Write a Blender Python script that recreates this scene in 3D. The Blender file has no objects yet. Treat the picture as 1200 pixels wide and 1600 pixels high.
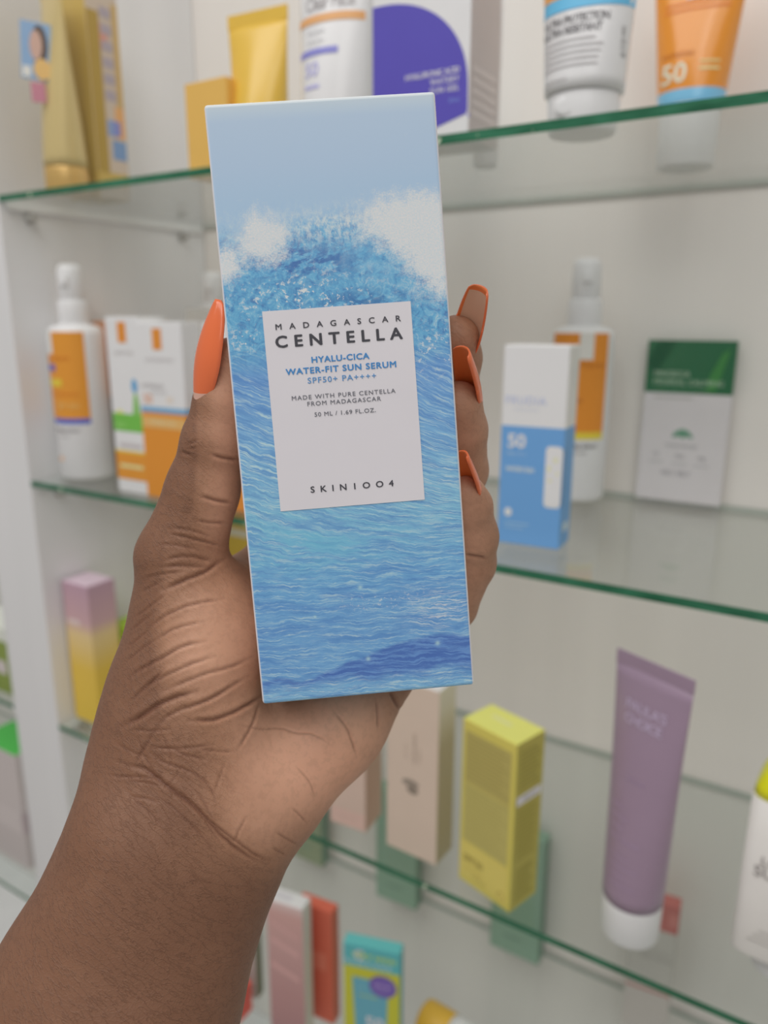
import bpy, bmesh, math
import numpy as np
from mathutils import Matrix, Vector

scene = bpy.context.scene
COL = scene.collection

# ------------------------------------------------------------------ camera
F_PX = 1191.6
YAW, PITCH, ROLL = map(math.radians, (31.74, 14.24, 0.10))
CAM = np.array([0.66577, -0.43056, 1.45])
_sy, _cy, _sp, _cp = math.sin(YAW), math.cos(YAW), math.sin(PITCH), math.cos(PITCH)
FWD = np.array([-_sy * _cp, _cy * _cp, -_sp])
_r = np.array([_cy, _sy, 0.0]); _u = np.cross(_r, FWD)
RIGHT = _r * math.cos(ROLL) + _u * math.sin(ROLL)
UP = -_r * math.sin(ROLL) + _u * math.cos(ROLL)
M_CAM = np.stack([RIGHT, UP, FWD], 1)            # photo axes (right, up, forward) -> world

cam_data = bpy.data.cameras.new('camera')
cam = bpy.data.objects.new('camera', cam_data)
COL.objects.link(cam)
cam.matrix_world = Matrix(((RIGHT[0], UP[0], -FWD[0], CAM[0]),
                           (RIGHT[1], UP[1], -FWD[1], CAM[1]),
                           (RIGHT[2], UP[2], -FWD[2], CAM[2]), (0, 0, 0, 1)))
cam_data.sensor_fit = 'HORIZONTAL'
cam_data.sensor_width = 26.18
cam_data.lens = 26.18 * F_PX / 1200
cam_data.clip_start = 0.01
cam_data.dof.use_dof = True
cam_data.dof.focus_distance = 0.205
cam_data.dof.aperture_fstop = 8.6
scene.camera = cam

# ------------------------------------------------------------------ light
world = bpy.data.worlds.new('shop_light'); scene.world = world
world.use_nodes = True
bg = world.node_tree.nodes['Background']
bg.inputs['Color'].default_value = (1.0, 0.975, 0.965, 1)
bg.inputs['Strength'].default_value = 0.265

def area_light(name, loc, target, sx, sy, power, color=(1, 1, 1)):
    ld = bpy.data.lights.new(name, 'AREA')
    ld.shape = 'RECTANGLE'; ld.size = sx; ld.size_y = sy; ld.energy = power; ld.color = color
    o = bpy.data.objects.new(name, ld); COL.objects.link(o)
    o.location = loc
    o.rotation_euler = (Vector(target) - Vector(loc)).to_track_quat('-Z', 'Y').to_euler()
    return o
area_light('ceiling_panel_light', (0.25, -0.95, 2.75), (0.25, -0.2, 0.9), 1.8, 1.0, 16.6, (1.0, 0.98, 0.965))
area_light('ceiling_panel_light', (1.6, -1.6, 2.75), (0.7, -0.2, 1.0), 1.2, 1.0, 6.5, (1.0, 0.97, 0.95))

vs = scene.view_settings
vs.view_transform = 'Standard'; vs.look = 'None'; vs.gamma = 1.0; vs.use_curve_mapping = False
vs.exposure = 0.0

# ------------------------------------------------------------------ materials
KLIGHT = 0.62        # photo brightness of a white thing; colours below are quoted as they look in the photo

def lin(c):
    c = np.asarray(c, float) / 255
    return np.where(c <= 0.04045, c / 12.92, ((c + 0.055) / 1.055) ** 2.4)
def alb(c, k=None):
    v = np.minimum(lin(c) / (k or KLIGHT), 0.92)
    return (float(v[0]), float(v[1]), float(v[2]), 1.0)

_mats = {}
def mat(color, rough=0.5, spec=0.4, metal=0.0, k=None, sheen=False, sss=0.0):
    key = (tuple(color), rough, spec, metal, k, sss)
    if key in _mats: return _mats[key]
    m = bpy.data.materials.new('paint_%d_%d_%d' % tuple(int(x) for x in color)); m.use_nodes = True
    nt = m.node_tree; b = nt.nodes['Principled BSDF']
    b.inputs['Roughness'].default_value = rough
    b.inputs['Specular IOR Level'].default_value = spec
    b.inputs['Metallic'].default_value = metal
    base = alb(color, k)
    nz = nt.nodes.new('ShaderNodeTexNoise'); nz.inputs['Scale'].default_value = 60; nz.inputs['Detail'].default_value = 2
    tc = nt.nodes.new('ShaderNodeTexCoord'); nt.links.new(tc.outputs['Object'], nz.inputs['Vector'])
    mx = nt.nodes.new('ShaderNodeMix'); mx.data_type = 'RGBA'
    mx.inputs[6].default_value = tuple(c * 0.97 for c in base[:3]) + (1,)
    mx.inputs[7].default_value = tuple(min(c * 1.03, 0.95) for c in base[:3]) + (1,)
    nt.links.new(nz.outputs['Fac'], mx.inputs[0]); nt.links.new(mx.outputs[2], b.inputs['Base Color'])
    _mats[key] = m
    return m

def band_mat(stops, length, axis='Z', rough=0.45, spec=0.4, smooth=False):
    """colour bands along an object axis: stops = [(metres, colour), ...]"""
    m = bpy.data.materials.new('printed_bands'); m.use_nodes = True
    nt = m.node_tree; b = nt.nodes['Principled BSDF']
    b.inputs['Roughness'].default_value = rough; b.inputs['Specular IOR Level'].default_value = spec
    tc = nt.nodes.new('ShaderNodeTexCoord'); sp = nt.nodes.new('ShaderNodeSeparateXYZ')
    nt.links.new(tc.outputs['Object'], sp.inputs[0])
    dv = nt.nodes.new('ShaderNodeMath'); dv.operation = 'DIVIDE'; dv.inputs[1].default_value = length
    nt.links.new(sp.outputs[axis], dv.inputs[0])
    cr = nt.nodes.new('ShaderNodeValToRGB'); cr.color_ramp.interpolation = 'LINEAR' if smooth else 'CONSTANT'
    el = cr.color_ramp.elements
    for i, (p, c) in enumerate(stops):
        e = el[i] if i < 2 else el.new(min(p / length, 1))
        e.position = min(p / length, 1); e.color = alb(c)
    if len(stops) == 1: el[1].color = el[0].color
    nt.links.new(dv.outputs[0], cr.inputs[0]); nt.links.new(cr.outputs[0], b.inputs['Base Color'])
    return m

def glass_mat(name, tint, rough=0.02):
    m = bpy.data.materials.new(name); m.use_nodes = True
    nt = m.node_tree; nt.nodes.clear()
    out = nt.nodes.new('ShaderNodeOutputMaterial'); mix = nt.nodes.new('ShaderNodeMixShader')
    tr = nt.nodes.new('ShaderNodeBsdfTransparent'); gl = nt.nodes.new('ShaderNodeBsdfGlossy'); fr = nt.nodes.new('ShaderNodeFresnel')
    tr.inputs[0].default_value = tint + (1,); gl.inputs['Roughness'].default_value = rough; 
    # same reflectance from both sides of each face (no total internal reflection inside the thin pane)
    ge = nt.nodes.new('ShaderNodeNewGeometry'); mr = nt.nodes.new('ShaderNodeMapRange')
    mr.inputs['To Min'].default_value = 1.33; mr.inputs['To Max'].default_value = 1 / 1.33
    nt.links.new(ge.outputs['Backfacing'], mr.inputs['Value']); nt.links.new(mr.outputs[0], fr.inputs['IOR'])
    nt.links.new(fr.outputs[0], mix.inputs[0]); nt.links.new(tr.outputs[0], mix.inputs[1]); nt.links.new(gl.outputs[0], mix.inputs[2])
    nt.links.new(mix.outputs[0], out.inputs['Surface'])
    return m
GLASS = glass_mat('shelf_glass', (0.955, 0.975, 0.965))
CLEAR = glass_mat('clear_plastic', (0.9, 0.92, 0.92), 0.08)
def edge_mat():
    m = bpy.data.materials.new('green_glass_edge'); m.use_nodes = True
    nt = m.node_tree; b = nt.nodes['Principled BSDF']
    tc = nt.nodes.new('ShaderNodeTexCoord'); nz = nt.nodes.new('ShaderNodeTexNoise'); nz.inputs['Scale'].default_value = 35
    mp = nt.nodes.new('ShaderNodeMapping'); mp.inputs['Scale'].default_value = (1, 1, 6)
    nt.links.new(tc.outputs['Object'], mp.inputs[0]); nt.links.new(mp.outputs[0], nz.inputs['Vector'])
    cr = nt.nodes.new('ShaderNodeValToRGB'); cr.color_ramp.elements[0].position = 0.35; cr.color_ramp.elements[1].position = 0.75
    cr.color_ramp.elements[0].color = alb((26, 78, 54)); cr.color_ramp.elements[1].color = alb((52, 112, 84))
    # small chips along the ground edge
    ch = nt.nodes.new('ShaderNodeTexNoise'); ch.inputs['Scale'].default_value = 120; ch.inputs['Detail'].default_value = 1; nt.links.new(tc.outputs['Object'], ch.inputs['Vector'])
    th = nt.nodes.new('ShaderNodeMapRange'); th.inputs['From Min'].default_value = .72; th.inputs['From Max'].default_value = .76; nt.links.new(ch.outputs['Fac'], th.inputs['Value'])
    mx = nt.nodes.new('ShaderNodeMix'); mx.data_type = 'RGBA'; mx.inputs[7].default_value = alb((190, 200, 176))
    nt.links.new(th.outputs[0], mx.inputs[0])
    nt.links.new(nz.outputs['Fac'], cr.inputs[0]); nt.links.new(cr.outputs[0], mx.inputs[6]); nt.links.new(mx.outputs[2], b.inputs['Base Color'])
    b.inputs['Roughness'].default_value = 0.25
    return m
EDGE = edge_mat()
EDGE_PALE = mat((204, 214, 206), 0.3)  # pane side faces: pale colour paints in the edge's inner reflection
EDGE_BACK = mat((146, 154, 146), 0.3)

def laminate(name, color, bump=0.02):
    m = bpy.data.materials.new(name); m.use_nodes = True
    nt = m.node_tree; b = nt.nodes['Principled BSDF']
    b.inputs['Roughness'].default_value = 0.42; b.inputs['Specular IOR Level'].default_value = 0.35
    tc = nt.nodes.new('ShaderNodeTexCoord'); mp = nt.nodes.new('ShaderNodeMapping'); mp.inputs['Scale'].default_value = (14, 14, 0.8)
    nz = nt.nodes.new('ShaderNodeTexNoise'); nz.inputs['Scale'].default_value = 1.2; nz.inputs['Detail'].default_value = 3
    nt.links.new(tc.outputs['Object'], mp.inputs[0]); nt.links.new(mp.outputs[0], nz.inputs['Vector'])
    cr = nt.nodes.new('ShaderNodeValToRGB'); c = alb(color)
    cr.color_ramp.elements[0].position = 0.3; cr.color_ramp.elements[1].position = 0.7
    cr.color_ramp.elements[0].color = tuple(x * 0.96 for x in c[:3]) + (1,); cr.color_ramp.elements[1].color = tuple(x * 1.03 for x in c[:3]) + (1,)
    nt.links.new(nz.outputs['Fac'], cr.inputs[0]); nt.links.new(cr.outputs[0], b.inputs['Base Color'])
    return m
WALL = laminate('white_laminate', (201, 195, 190))
PANEL = laminate('white_panel', (212, 203, 201))

# ------------------------------------------------------------------ mesh helpers
def link(name, me, mats, parent=None, smooth=False, kind=None):
    if not isinstance(mats, (list, tuple)): mats = [mats]
    me.materials.clear()
    for m in mats: me.materials.append(m)
    if smooth:
        for p in me.polygons: p.use_smooth = True
    o = bpy.data.objects.new(name, me); COL.objects.link(o)
    if parent is not None: o.parent = parent
    if kind: o['kind'] = kind
    return o

def thing(name, label, cat, loc, rz=0.0, group=None):
    o = bpy.data.objects.new(name, None); COL.objects.link(o)
    o.empty_display_size = 0.02
    o.location = loc; o.rotation_euler = (0, 0, math.radians(rz))
    o['label'] = label; o['category'] = cat
    if group: o['group'] = group
    return o

def box_mesh(x0, x1, y0, y1, z0, z1, bevel=0.0, seg=2):
    bm = bmesh.new()
    bmesh.ops.create_cube(bm, size=1)
    for v in bm.verts:
        v.co = (x0 + (v.co.x + .5) * (x1 - x0), y0 + (v.co.y + .5) * (y1 - y0), z0 + (v.co.z + .5) * (z1 - z0))
    if bevel: bmesh.ops.bevel(bm, geom=list(bm.edges), offset=bevel, segments=seg, profile=0.5, affect='EDGES')
    me = bpy.data.meshes.new('box'); bm.to_mesh(me); bm.free()
    return me

def poly_mesh(pts, thick=0.0):
    """flat polygon from (x, y, z) points"""
    me = bpy.data.meshes.new('print'); me.from_pydata([tuple(p) for p in pts], [], [tuple(range(len(pts)))]); me.update()
    return me

def loft_mesh(rings, cap0=True, cap1=True):
    """rings: list of arrays (n,3), same n"""
    n = len(rings[0]); vs_ = np.concatenate(rings); fs = []
    for i in range(len(rings) - 1):
        for j in range(n):
            a = i * n + j; b = i * n + (j + 1) % n
            fs.append((a, b, b + n, a + n))
    if cap0: fs.append(tuple(range(n - 1, -1, -1)))
    if cap1: fs.append(tuple(range((len(rings) - 1) * n, len(rings) * n)))
    me = bpy.data.meshes.new('loft'); me.from_pydata(vs_.tolist(), [], fs); me.update()
    return me

def ell_ring(a, b, z, n=40, cx=0, cy=0, p=2.0):
    t = np.linspace(0, 2 * np.pi, n, endpoint=False)
    c, s = np.cos(t), np.sin(t)
    x = np.sign(c) * np.abs(c) ** (2 / p) * a; y = np.sign(s) * np.abs(s) ** (2 / p) * b
    return np.stack([x + cx, y + cy, np.full(n, z)], 1)

def lathe_mesh(profile, n=40, yscale=1.0, p=2.0):
    return loft_mesh([ell_ring(r, r * yscale, z, n, p=p) for r, z in profile])

def bevel_obj(o, w, seg=2):
    md = o.modifiers.new('bevel', 'BEVEL'); md.width = w; md.segments = seg; md.limit_method = 'ANGLE'
    return o

# ------------------------------------------------------------------ lettering
def text_mesh(s, cap, width=None, bold=0.0, spacing=1.0, align='CENTER', wide=1.0):
    """lettering as a flat mesh in XZ; cap = capital height, width = total width (m), bold = stroke growth in em"""
    def build(sp):
        cu = bpy.data.curves.new('t', 'FONT'); cu.body = s; cu.size = 1.0; cu.space_character = sp
        cu.resolution_u = 3; cu.fill_mode = 'BOTH'
        ob = bpy.data.objects.new('t', cu); COL.objects.link(ob)
        dg = bpy.context.evaluated_depsgraph_get(); dg.update()
        me = bpy.data.meshes.new_from_object(ob.evaluated_get(dg))
        bpy.data.objects.remove(ob); bpy.data.curves.remove(cu)
        co = np.empty(len(me.vertices) * 3); me.vertices.foreach_get('co', co); co = co.reshape(-1, 3)
        fs = [tuple(p.vertices) for p in me.polygons]
        bpy.data.meshes.remove(me)
        return co, fs
    k = cap / 0.70                   # capital height of the built-in face at size 1
    kx = k * wide
    if width:
        w1 = np.ptp(build(1.0)[0][:, 0]); w2 = np.ptp(build(1.5)[0][:, 0])
        spacing = max(0.85, 1.0 + (width / kx - w1) / max((w2 - w1) / 0.5, 1e-6))
    co, fs = build(spacing)
    if width: kx = width / np.ptp(co[:, 0])
    x0 = {'CENTER': (co[:, 0].min() + co[:, 0].max()) / 2, 'LEFT': co[:, 0].min(), 'RIGHT': co[:, 0].max()}[align]
    co = np.stack([(co[:, 0] - x0) * kx, np.zeros(len(co)), co[:, 1] * k], 1)
    if bold:                         # heavier strokes: shifted copies of the same outline
        e = bold * k; n = len(co); al, fl = [], []
        for i, (dx, dz) in enumerate(((-1, 0), (1, 0), (0, -.7), (0, .7), (.7, .5), (-.7, -.5))):
            al.append(co + np.array([dx * e, -i * 6e-6, dz * e])); fl += [tuple(v + i * n for v in f) for f in fs]
        co, fs = np.concatenate(al), fl
    me = bpy.data.meshes.new('lettering'); me.from_pydata(co.tolist(), [], fs); me.update()
    if len(me.polygons) and me.polygons[0].normal.y > 0: me.flip_normals()
    return me

def put_text(parent, s, x, z, y, cap, color, width=None, bold=0.0, align='CENTER', surf=None, rough=0.5, rot=0.0, side=None, wide=1.0):
    me = text_mesh(s, cap, width, bold, align=align, wide=wide)
    co = np.empty(len(me.vertices) * 3); me.vertices.foreach_get('co', co); co = co.reshape(-1, 3)
    if rot:
        c, sn = math.cos(rot), math.sin(rot)
        co[:, [0, 2]] = np.stack([co[:, 0] * c - co[:, 2] * sn, co[:, 0] * sn + co[:, 2] * c], 1)
    co[:, 0] += x; co[:, 2] += z
    if surf is None: co[:, 1] += y
    else: co[:, 1] += surf(co[:, 0], co[:, 2]) - 0.0004
    if side is not None:             # lettering on the right-hand face: x runs along +y there
        co = np.stack([side - co[:, 1], co[:, 0], co[:, 2]], 1)
    me.vertices.foreach_set('co', co.ravel()); me.update()
    return link('lettering', me, mat(color, rough), parent)

def patch(parent, x0, x1, z0, z1, y, color, name='printed_panel', rough=0.45, surf=None, nx=12):
    if surf is None:
        me = poly_mesh([(x0, y, z0), (x1, y, z0), (x1, y, z1), (x0, y, z1)])
    else:
        xs = np.linspace(x0, x1, nx); zs = np.linspace(z0, z1, 5)
        V = [(x, float(surf(np.array([x]), np.array([z]))[0]) - 0.00025, z) for z in zs for x in xs]
        Fc = [(i * nx + j, i * nx + j + 1, (i + 1) * nx + j + 1, (i + 1) * nx + j) for i in range(4) for j in range(nx - 1)]
        me = bpy.data.meshes.new('wrap'); me.from_pydata(V, [], Fc); me.update()
    return link(name, me, mat(color, rough) if not isinstance(color, bpy.types.Material) else color, parent, smooth=surf is not None)

def side_patch(parent, y0, y1, z0, z1, x, color, name='printed_panel'):
    return link(name, poly_mesh([(x, y0, z0), (x, y1, z0), (x, y1, z1), (x, y0, z1)]), mat(color), parent)

def blob(parent, pts, y, color, name='printed_mark'):
    return link(name, poly_mesh([(a, y, b) for a, b in pts]), mat(color), parent)

def disc(parent, cx, cz, rx, rz, y, color, name='printed_mark', n=28):
    t = np.linspace(0, 2 * np.pi, n, endpoint=False)
    return blob(parent, [(cx + rx * math.cos(a), cz + rz * math.sin(a)) for a in t], y, color, name)

# ------------------------------------------------------------------ cabinet
DEP = 0.25
SHELF_Z = [1.5540, 1.2986, 1.0391, 0.7796]      # upper faces of the glass
TH = 0.0055
XR = 1.30
wb = link('wall_back', box_mesh(-1.1, XR + 0.02, DEP + 0.0015, DEP + 0.02, 0.45, 2.35), WALL, kind='structure')
wl = link('wall_left', box_mesh(-0.076, -0.0005, 0.0, DEP + 0.001, 0.45, 2.35, 0.0008, 1), PANEL, kind='structure')
wr = link('wall_right', box_mesh(XR + 0.0005, XR + 0.042, 0.0, DEP + 0.001, 0.45, 2.35, 0.0008, 1), PANEL, kind='structure')
link('floor', box_mesh(-2.2, 2.6, -2.6, DEP + 0.02, -0.05, 0.0), laminate('floor_tile', (170, 165, 158)), kind='structure')
link('trim_1', box_mesh(-1.1, XR + 0.02, 0.012, DEP + 0.001, 0.0, 0.449), PANEL, kind='structure')

def shelf(label, z, x0, x1):
    t = thing('glass_shelf', label, 'shelf', (x0, 0, z), 0, 'glass shelves of the cabinet')
    w = x1 - x0
    me = box_mesh(0.001, w - 0.001, 0.0, DEP - 0.001, -TH, 0)
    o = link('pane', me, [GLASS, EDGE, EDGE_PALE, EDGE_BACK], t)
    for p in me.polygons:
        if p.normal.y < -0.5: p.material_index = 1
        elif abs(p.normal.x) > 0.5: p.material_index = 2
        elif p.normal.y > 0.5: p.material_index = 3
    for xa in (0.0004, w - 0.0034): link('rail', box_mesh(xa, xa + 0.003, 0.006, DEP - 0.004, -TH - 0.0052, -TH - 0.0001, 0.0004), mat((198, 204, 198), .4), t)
    # clear pegs under the pane: a collar on the side wall and a pin
    for px_, sgn in ((0.0005, 1), (w - 0.0005, -1)):
        for py in (0.028, 0.215):
            pr = [(0.0042, 0), (0.0042, 0.0016), (0.0028, 0.002), (0.0028, 0.0085), (0.0022, 0.009)]
            me2 = lathe_mesh(pr, 16); me2.transform(Matrix.Rotation(math.radians(90 * sgn), 4, 'Y'))
            pg = link('peg', me2, mat((150, 148, 143), 0.35), t, True)
            pg.location = (px_, py, -TH - 0.0115)
    return t
names = ['top glass shelf with green front edge, seen from below, under the gold tubes',
         'second glass shelf from the top, carrying the blue and white carton',
         'third glass shelf from the top, carrying the yellow carton and purple tube',
         'lowest glass shelf, carrying the pink carton and the sage green cartons']
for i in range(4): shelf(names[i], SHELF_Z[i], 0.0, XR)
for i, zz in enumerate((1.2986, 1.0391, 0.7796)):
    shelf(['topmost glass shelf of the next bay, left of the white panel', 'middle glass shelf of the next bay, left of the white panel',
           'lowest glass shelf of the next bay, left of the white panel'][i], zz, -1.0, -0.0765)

# ------------------------------------------------------------------ product builders
def carton(name, label, front_left, w, d, h, ang, shelf_i, mats, top=None, bevel=0.0007, cat='box', group=None, lean=0.0, side=None):
    """upright carton; front_left = world (x, y) of its front left base corner; local origin = base centre"""
    a = math.radians(ang)
    cx = front_left[0] + math.cos(a) * w / 2 - math.sin(a) * d / 2
    cy = front_left[1] + math.sin(a) * w / 2 + math.cos(a) * d / 2
    t = thing(name, label, cat, (cx, cy, SHELF_Z[shelf_i - 1] + 0.0002), ang, group)
    if lean: t.rotation_euler.x = math.radians(lean)
    me = box_mesh(-w / 2, w / 2, -d / 2, d / 2, 0, h, bevel)
    ms = [mats, top or mats, side or mats]
    link('body', me, ms, t)
    for p in me.polygons:
        if p.normal.z > 0.5: p.material_index = 1
        elif p.normal.x > 0.6: p.material_index = 2
    # tuck flap seam along the lid
    fl = link('flap', box_mesh(-w / 2 + 0.0012, w / 2 - 0.0012, -d / 2 + 0.0012, d / 2 - 0.0012, h - 0.0001, h + 0.00025), ms[1], t)
    return t

def tube(name, label, x, y, ang, shelf_i, r, w_top, h, h_cap, body, cap_mat, cat='tube', r_cap=None, group=None, crimp=0.009, taper=1.0):
    """squeeze tube standing on its cap; returns (thing, surface function for the printed front)"""
    t = thing(name, label, cat, (x, y, SHELF_Z[shelf_i - 1] + 0.0002), ang, group)
    rc = r_cap or r
    pr = [(rc * .93, 0), (rc * .98, .0008), (rc, .002), (rc * taper, h_cap - .0015), (rc * taper * .98, h_cap - .0003), (rc * taper * .9, h_cap)]
    c = link('cap', lathe_mesh(pr, 40), cap_mat, t, True); 
    def ab(z):
        f = np.clip((z - h_cap) / (h - crimp - h_cap), 0, 1)
        s = f ** 1.35
        return r + (w_top / 2 - r) * f, r * (1 - s) + 0.0009 * s
    rings = [ell_ring(r * .88, r * .88, h_cap + .0002, 48)]
    for z in np.linspace(h_cap + .001, h - crimp, 22):
        a, b = ab(z); rings.append(ell_ring(a, b, z, 48))
    bo = link('body', loft_mesh(rings), body, t, True)
    cr = box_mesh(-w_top / 2, w_top / 2, -.0008, .0008, h - crimp - .0003, h, .0003)
    link('crimp', cr, body, t)
    def surf(xx, zz):
        a, b = ab(zz)
        return -b * np.sqrt(np.clip(1 - (xx / (a * 1.0)) ** 2, 0.0004, 1)) - 0.00015
    return t, surf

WHITE = mat((212, 208, 205), 0.4)
WHITE_G = mat((214, 211, 208), 0.25, 0.5)
DARK = (92, 90, 92)

# ---- top shelf -----------------------------------------------------------
gold_m = mat((184, 166, 116), 0.3, 0.6, 0.2)
t, sf = tube('gold_tube', 'gold squeeze tube with small portrait card, front left on top shelf', 0.056, 0.031, -17, 1, 0.0180, 0.046, 0.165, 0.021, gold_m, mat((184, 152, 92), .3, .6, .3))
card = link('portrait_card', box_mesh(-.0115, .0115, 0, .0008, 0, .043, .0003), mat((124, 152, 182), .4), t)
card.location = (.0045, -.0190, .086); card.rotation_euler = (0, math.radians(4), math.radians(70))
disc(card, .0025, .026, .0062, .0150, -.0002, (78, 66, 60)); disc(card, .0000, .026, .0048, .0110, -.0004, (180, 150, 136)); disc(card, .0045, .0085, .0066, .0080, -.0006, (198, 164, 104))
patch(card, -.0105, -.004, .0015, .0095, -.0003, (196, 196, 190))
pk = link('portrait_card', box_mesh(-.0055, .0055, 0, .0006, 0, .015, .0003), mat((172, 116, 130), .4), t); pk.location = (.0060, -.0190, .069); pk.rotation_euler = (0, 0, math.radians(70))
wg, dg_ = .040, .034
t = carton('gold_carton', 'slim gold carton with blue and orange print, behind the gold tube', (0.0285, 0.0545), wg, dg_, 0.185, 0, 1,
           band_mat([(0, (168, 148, 88)), (.2, (160, 142, 84))], .185, rough=.35), side=band_mat([(0, (178, 166, 150)), (.012, (176, 152, 84)), (.022, (180, 166, 150)), (.2, (172, 152, 104))], .185, rough=.35))
xs_ = wg / 2 + .0002
side_patch(t, .001, .016, .034, .050, xs_, (112, 138, 172)); side_patch(t, -.003, .007, .053, .066, xs_, (126, 144, 178)); side_patch(t, .006, .0165, .052, .078, xs_ - .0001, (208, 152, 100)); side_patch(t, .004, .011, .054, .066, xs_ + .0001, (122, 126, 178))
side_patch(t, -.0165, -.004, .022, .150, xs_ - .0001, (158, 132, 66)); side_patch(t, -.004, .004, .122, .142, xs_, (190, 136, 122)); side_patch(t, .010, .0165, .078, .160, xs_, (178, 150, 96))
for k in range(6): side_patch(t, -.003, .009, .082 + k * .013, .090 + k * .013, xs_ + .0001, (156, 146, 152))

carton('orange_carton', 'small plain orange carton behind the top left corner of the blue box', (0.2035, 0.030), 0.042, 0.03, 0.066, 0, 1, mat((216, 160, 84), .45))
t, sf = tube('amber_tube', 'small shiny amber yellow squeeze tube with flat crimped end on top shelf', 0.260, 0.05, 4, 1, 0.0205, 0.053, 0.111, 0.02,
             mat((222, 164, 68), .22, .6), mat((224, 170, 90), .3))
t, sf = tube('sunscreen_tube', 'white sunscreen tube printed Clear Face with orange line, on top shelf', 0.343, 0.032, 5, 1, 0.0245, 0.058, 0.16, 0.02, WHITE_G, WHITE_G)
put_text(t, 'Clear Face', 0.0015, 0.0878, 0, 0.0085, (150, 146, 146), 0.036, surf=sf)
patch(t, -0.0245, 0.0245, 0.0795, 0.0845, 0, (236, 150, 100), surf=sf, nx=20)
put_text(t, 'dry touch', -0.006, 0.073, 0, 0.0024, (150, 150, 152), surf=sf)
put_text(t, 'sunscreen', -0.006, 0.0675, 0, 0.0024, (160, 160, 162), surf=sf)
patch(t, -0.0215, 0.0105, 0.0600, 0.0640, 0, (122, 122, 184), surf=sf)
put_text(t, '50', -0.008, 0.0475, 0, 0.0085, (158, 156, 200), surf=sf)
patch(t, -0.014, -0.001, 0.040, 0.042, 0, (160, 158, 200), surf=sf)
t = carton('teal_carton', 'narrow teal carton with dark band, squeezed behind the white sunscreen tube', (0.286, 0.15), 0.034, 0.025, 0.14, 0, 1,
           band_mat([(0, (72, 160, 190)), (.094, (150, 130, 80)), (.098, (60, 66, 76)), (.105, (84, 150, 170)), (.107, (70, 160, 190)), (.122, (190, 200, 205))], .14))

# white carton with the purple quarter disc
wp, hp, dp = 0.066, 0.120, 0.044
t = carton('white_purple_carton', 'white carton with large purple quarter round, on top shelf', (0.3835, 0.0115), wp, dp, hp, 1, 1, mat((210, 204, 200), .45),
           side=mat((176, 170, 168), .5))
pts = [(-wp / 2 + .0002, 0.0055), (-wp / 2 + .0002, 0.0785)]
for a in np.linspace(0, 90, 26):
    aa = math.radians(90 - a); pts.append((-wp / 2 + .003 + (wp - .004) * math.cos(aa) ** .9 if a < 90 else wp / 2 - .001, 0.0265 + 0.052 * math.sin(aa) ** 0.95))
pts += [(wp / 2 - .0008, 0.015), (wp / 2 - .0015, 0.0125), (wp / 2 - .022, 0.0068)]
blob(t, pts, -dp / 2 - .0002, (80, 72, 160))
for i, (s, wd) in enumerate((('HYALURONIC ACID', .036), ('WATERY', .019), ('SUN GEL', .019))):
    put_text(t, s, wp / 2 - .0065, 0.0352 - i * .0047, -dp / 2 - .0004, .0031, (206, 198, 220), wd, bold=.015, align='RIGHT')
put_text(t, '50ml', wp / 2 - .0065, 0.0195, -dp / 2 - .0004, .0024, (120, 140, 205), align='RIGHT')
blob(t, [(0.0335 - .0005, .0105), (0.0335 - .0005 + .0008, .0105), (0.0330, .0125), (0.0322, .0125)], -dp / 2 - .0003, (120, 112, 190))
for k in range(5): side_patch(t, -.018, .016, .012 + k * .006, .0155 + k * .006, wp / 2 + .0002, (188, 182, 180))

t, sf = tube('slim_white_tube', 'slim white tube with black mark, mostly hidden behind the purple-printed carton', 0.4185, 0.105, 0, 1, 0.0085, 0.02, 0.125, 0.018, WHITE_G, WHITE_G)
patch(t, -.0065, .0075, .066, .082, 0, (70, 68, 62), surf=sf)

t, sf = tube('sunscreen_tube', 'white tube with blue band standing on ribbed white cap, top shelf', 0.507, 0.046, 2, 1, 0.0225, 0.062, 0.150, 0.0205, WHITE_G, mat((214, 214, 216), .3), r_cap=0.0195, taper=1.06)
dm = link('thumb_dent', lathe_mesh([(.0068, 0), (.0066, .0006), (.004, .0010)], 24), mat((200, 200, 204), .35), t, True)
dm.rotation_euler = (math.radians(90), 0, 0); dm.location = (-0.0045, -.0196, .0125); dm.scale = (1, .75, .45)
patch(t, -.026, .026, .0615, .0685, 0, (92, 164, 200), surf=sf, nx=24); patch(t, -.026, .0, .0687, .090, 0, (230, 146, 84), surf=sf, nx=16)
patch(t, .0, .026, .0687, .090, 0, (92, 164, 200), surf=sf, nx=16)
put_text(t, 'ULTRA PROTECTION', -.003, .0545, 0, .0040, (100, 98, 100), .038, bold=.012, surf=sf)
put_text(t, 'ULTRA RESISTANT', -.0045, .0490, 0, .0040, (100, 98, 100), .035, bold=.012, surf=sf)
for k, (xa, xb) in enumerate(((-.021, .010), (-.021, .014), (-.021, .013), (-.021, .012), (-.021, .012))):
    patch(t, xa, xb, .0450 - k * .0033, .0461 - k * .0033, 0, (164, 162, 162), surf=sf)
patch(t, -.0195, -.004, .0255, .0263, 0, (170, 168, 168), surf=sf)
put_text(t, 'XAA 13D 21 90', .0218, .044, 0, .0016, (110, 108, 108), surf=sf, rot=-math.pi / 2)
t, sf = tube('orange_tube', 'orange sunscreen tube printed 50 with pale blue foot band, top shelf', 0.538, 0.185, 4, 1, 0.0215, 0.066, 0.156, 0.036,
             band_mat([(0, (205, 205, 202)), (.0395, (110, 168, 200)), (.0480, (236, 128, 46))], .156, rough=.2, spec=.6), WHITE_G, r_cap=0.0195, taper=1.05)
put_text(t, '50', -.0105, .0525, 0, .0125, (240, 214, 180), bold=.02, surf=sf)
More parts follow.
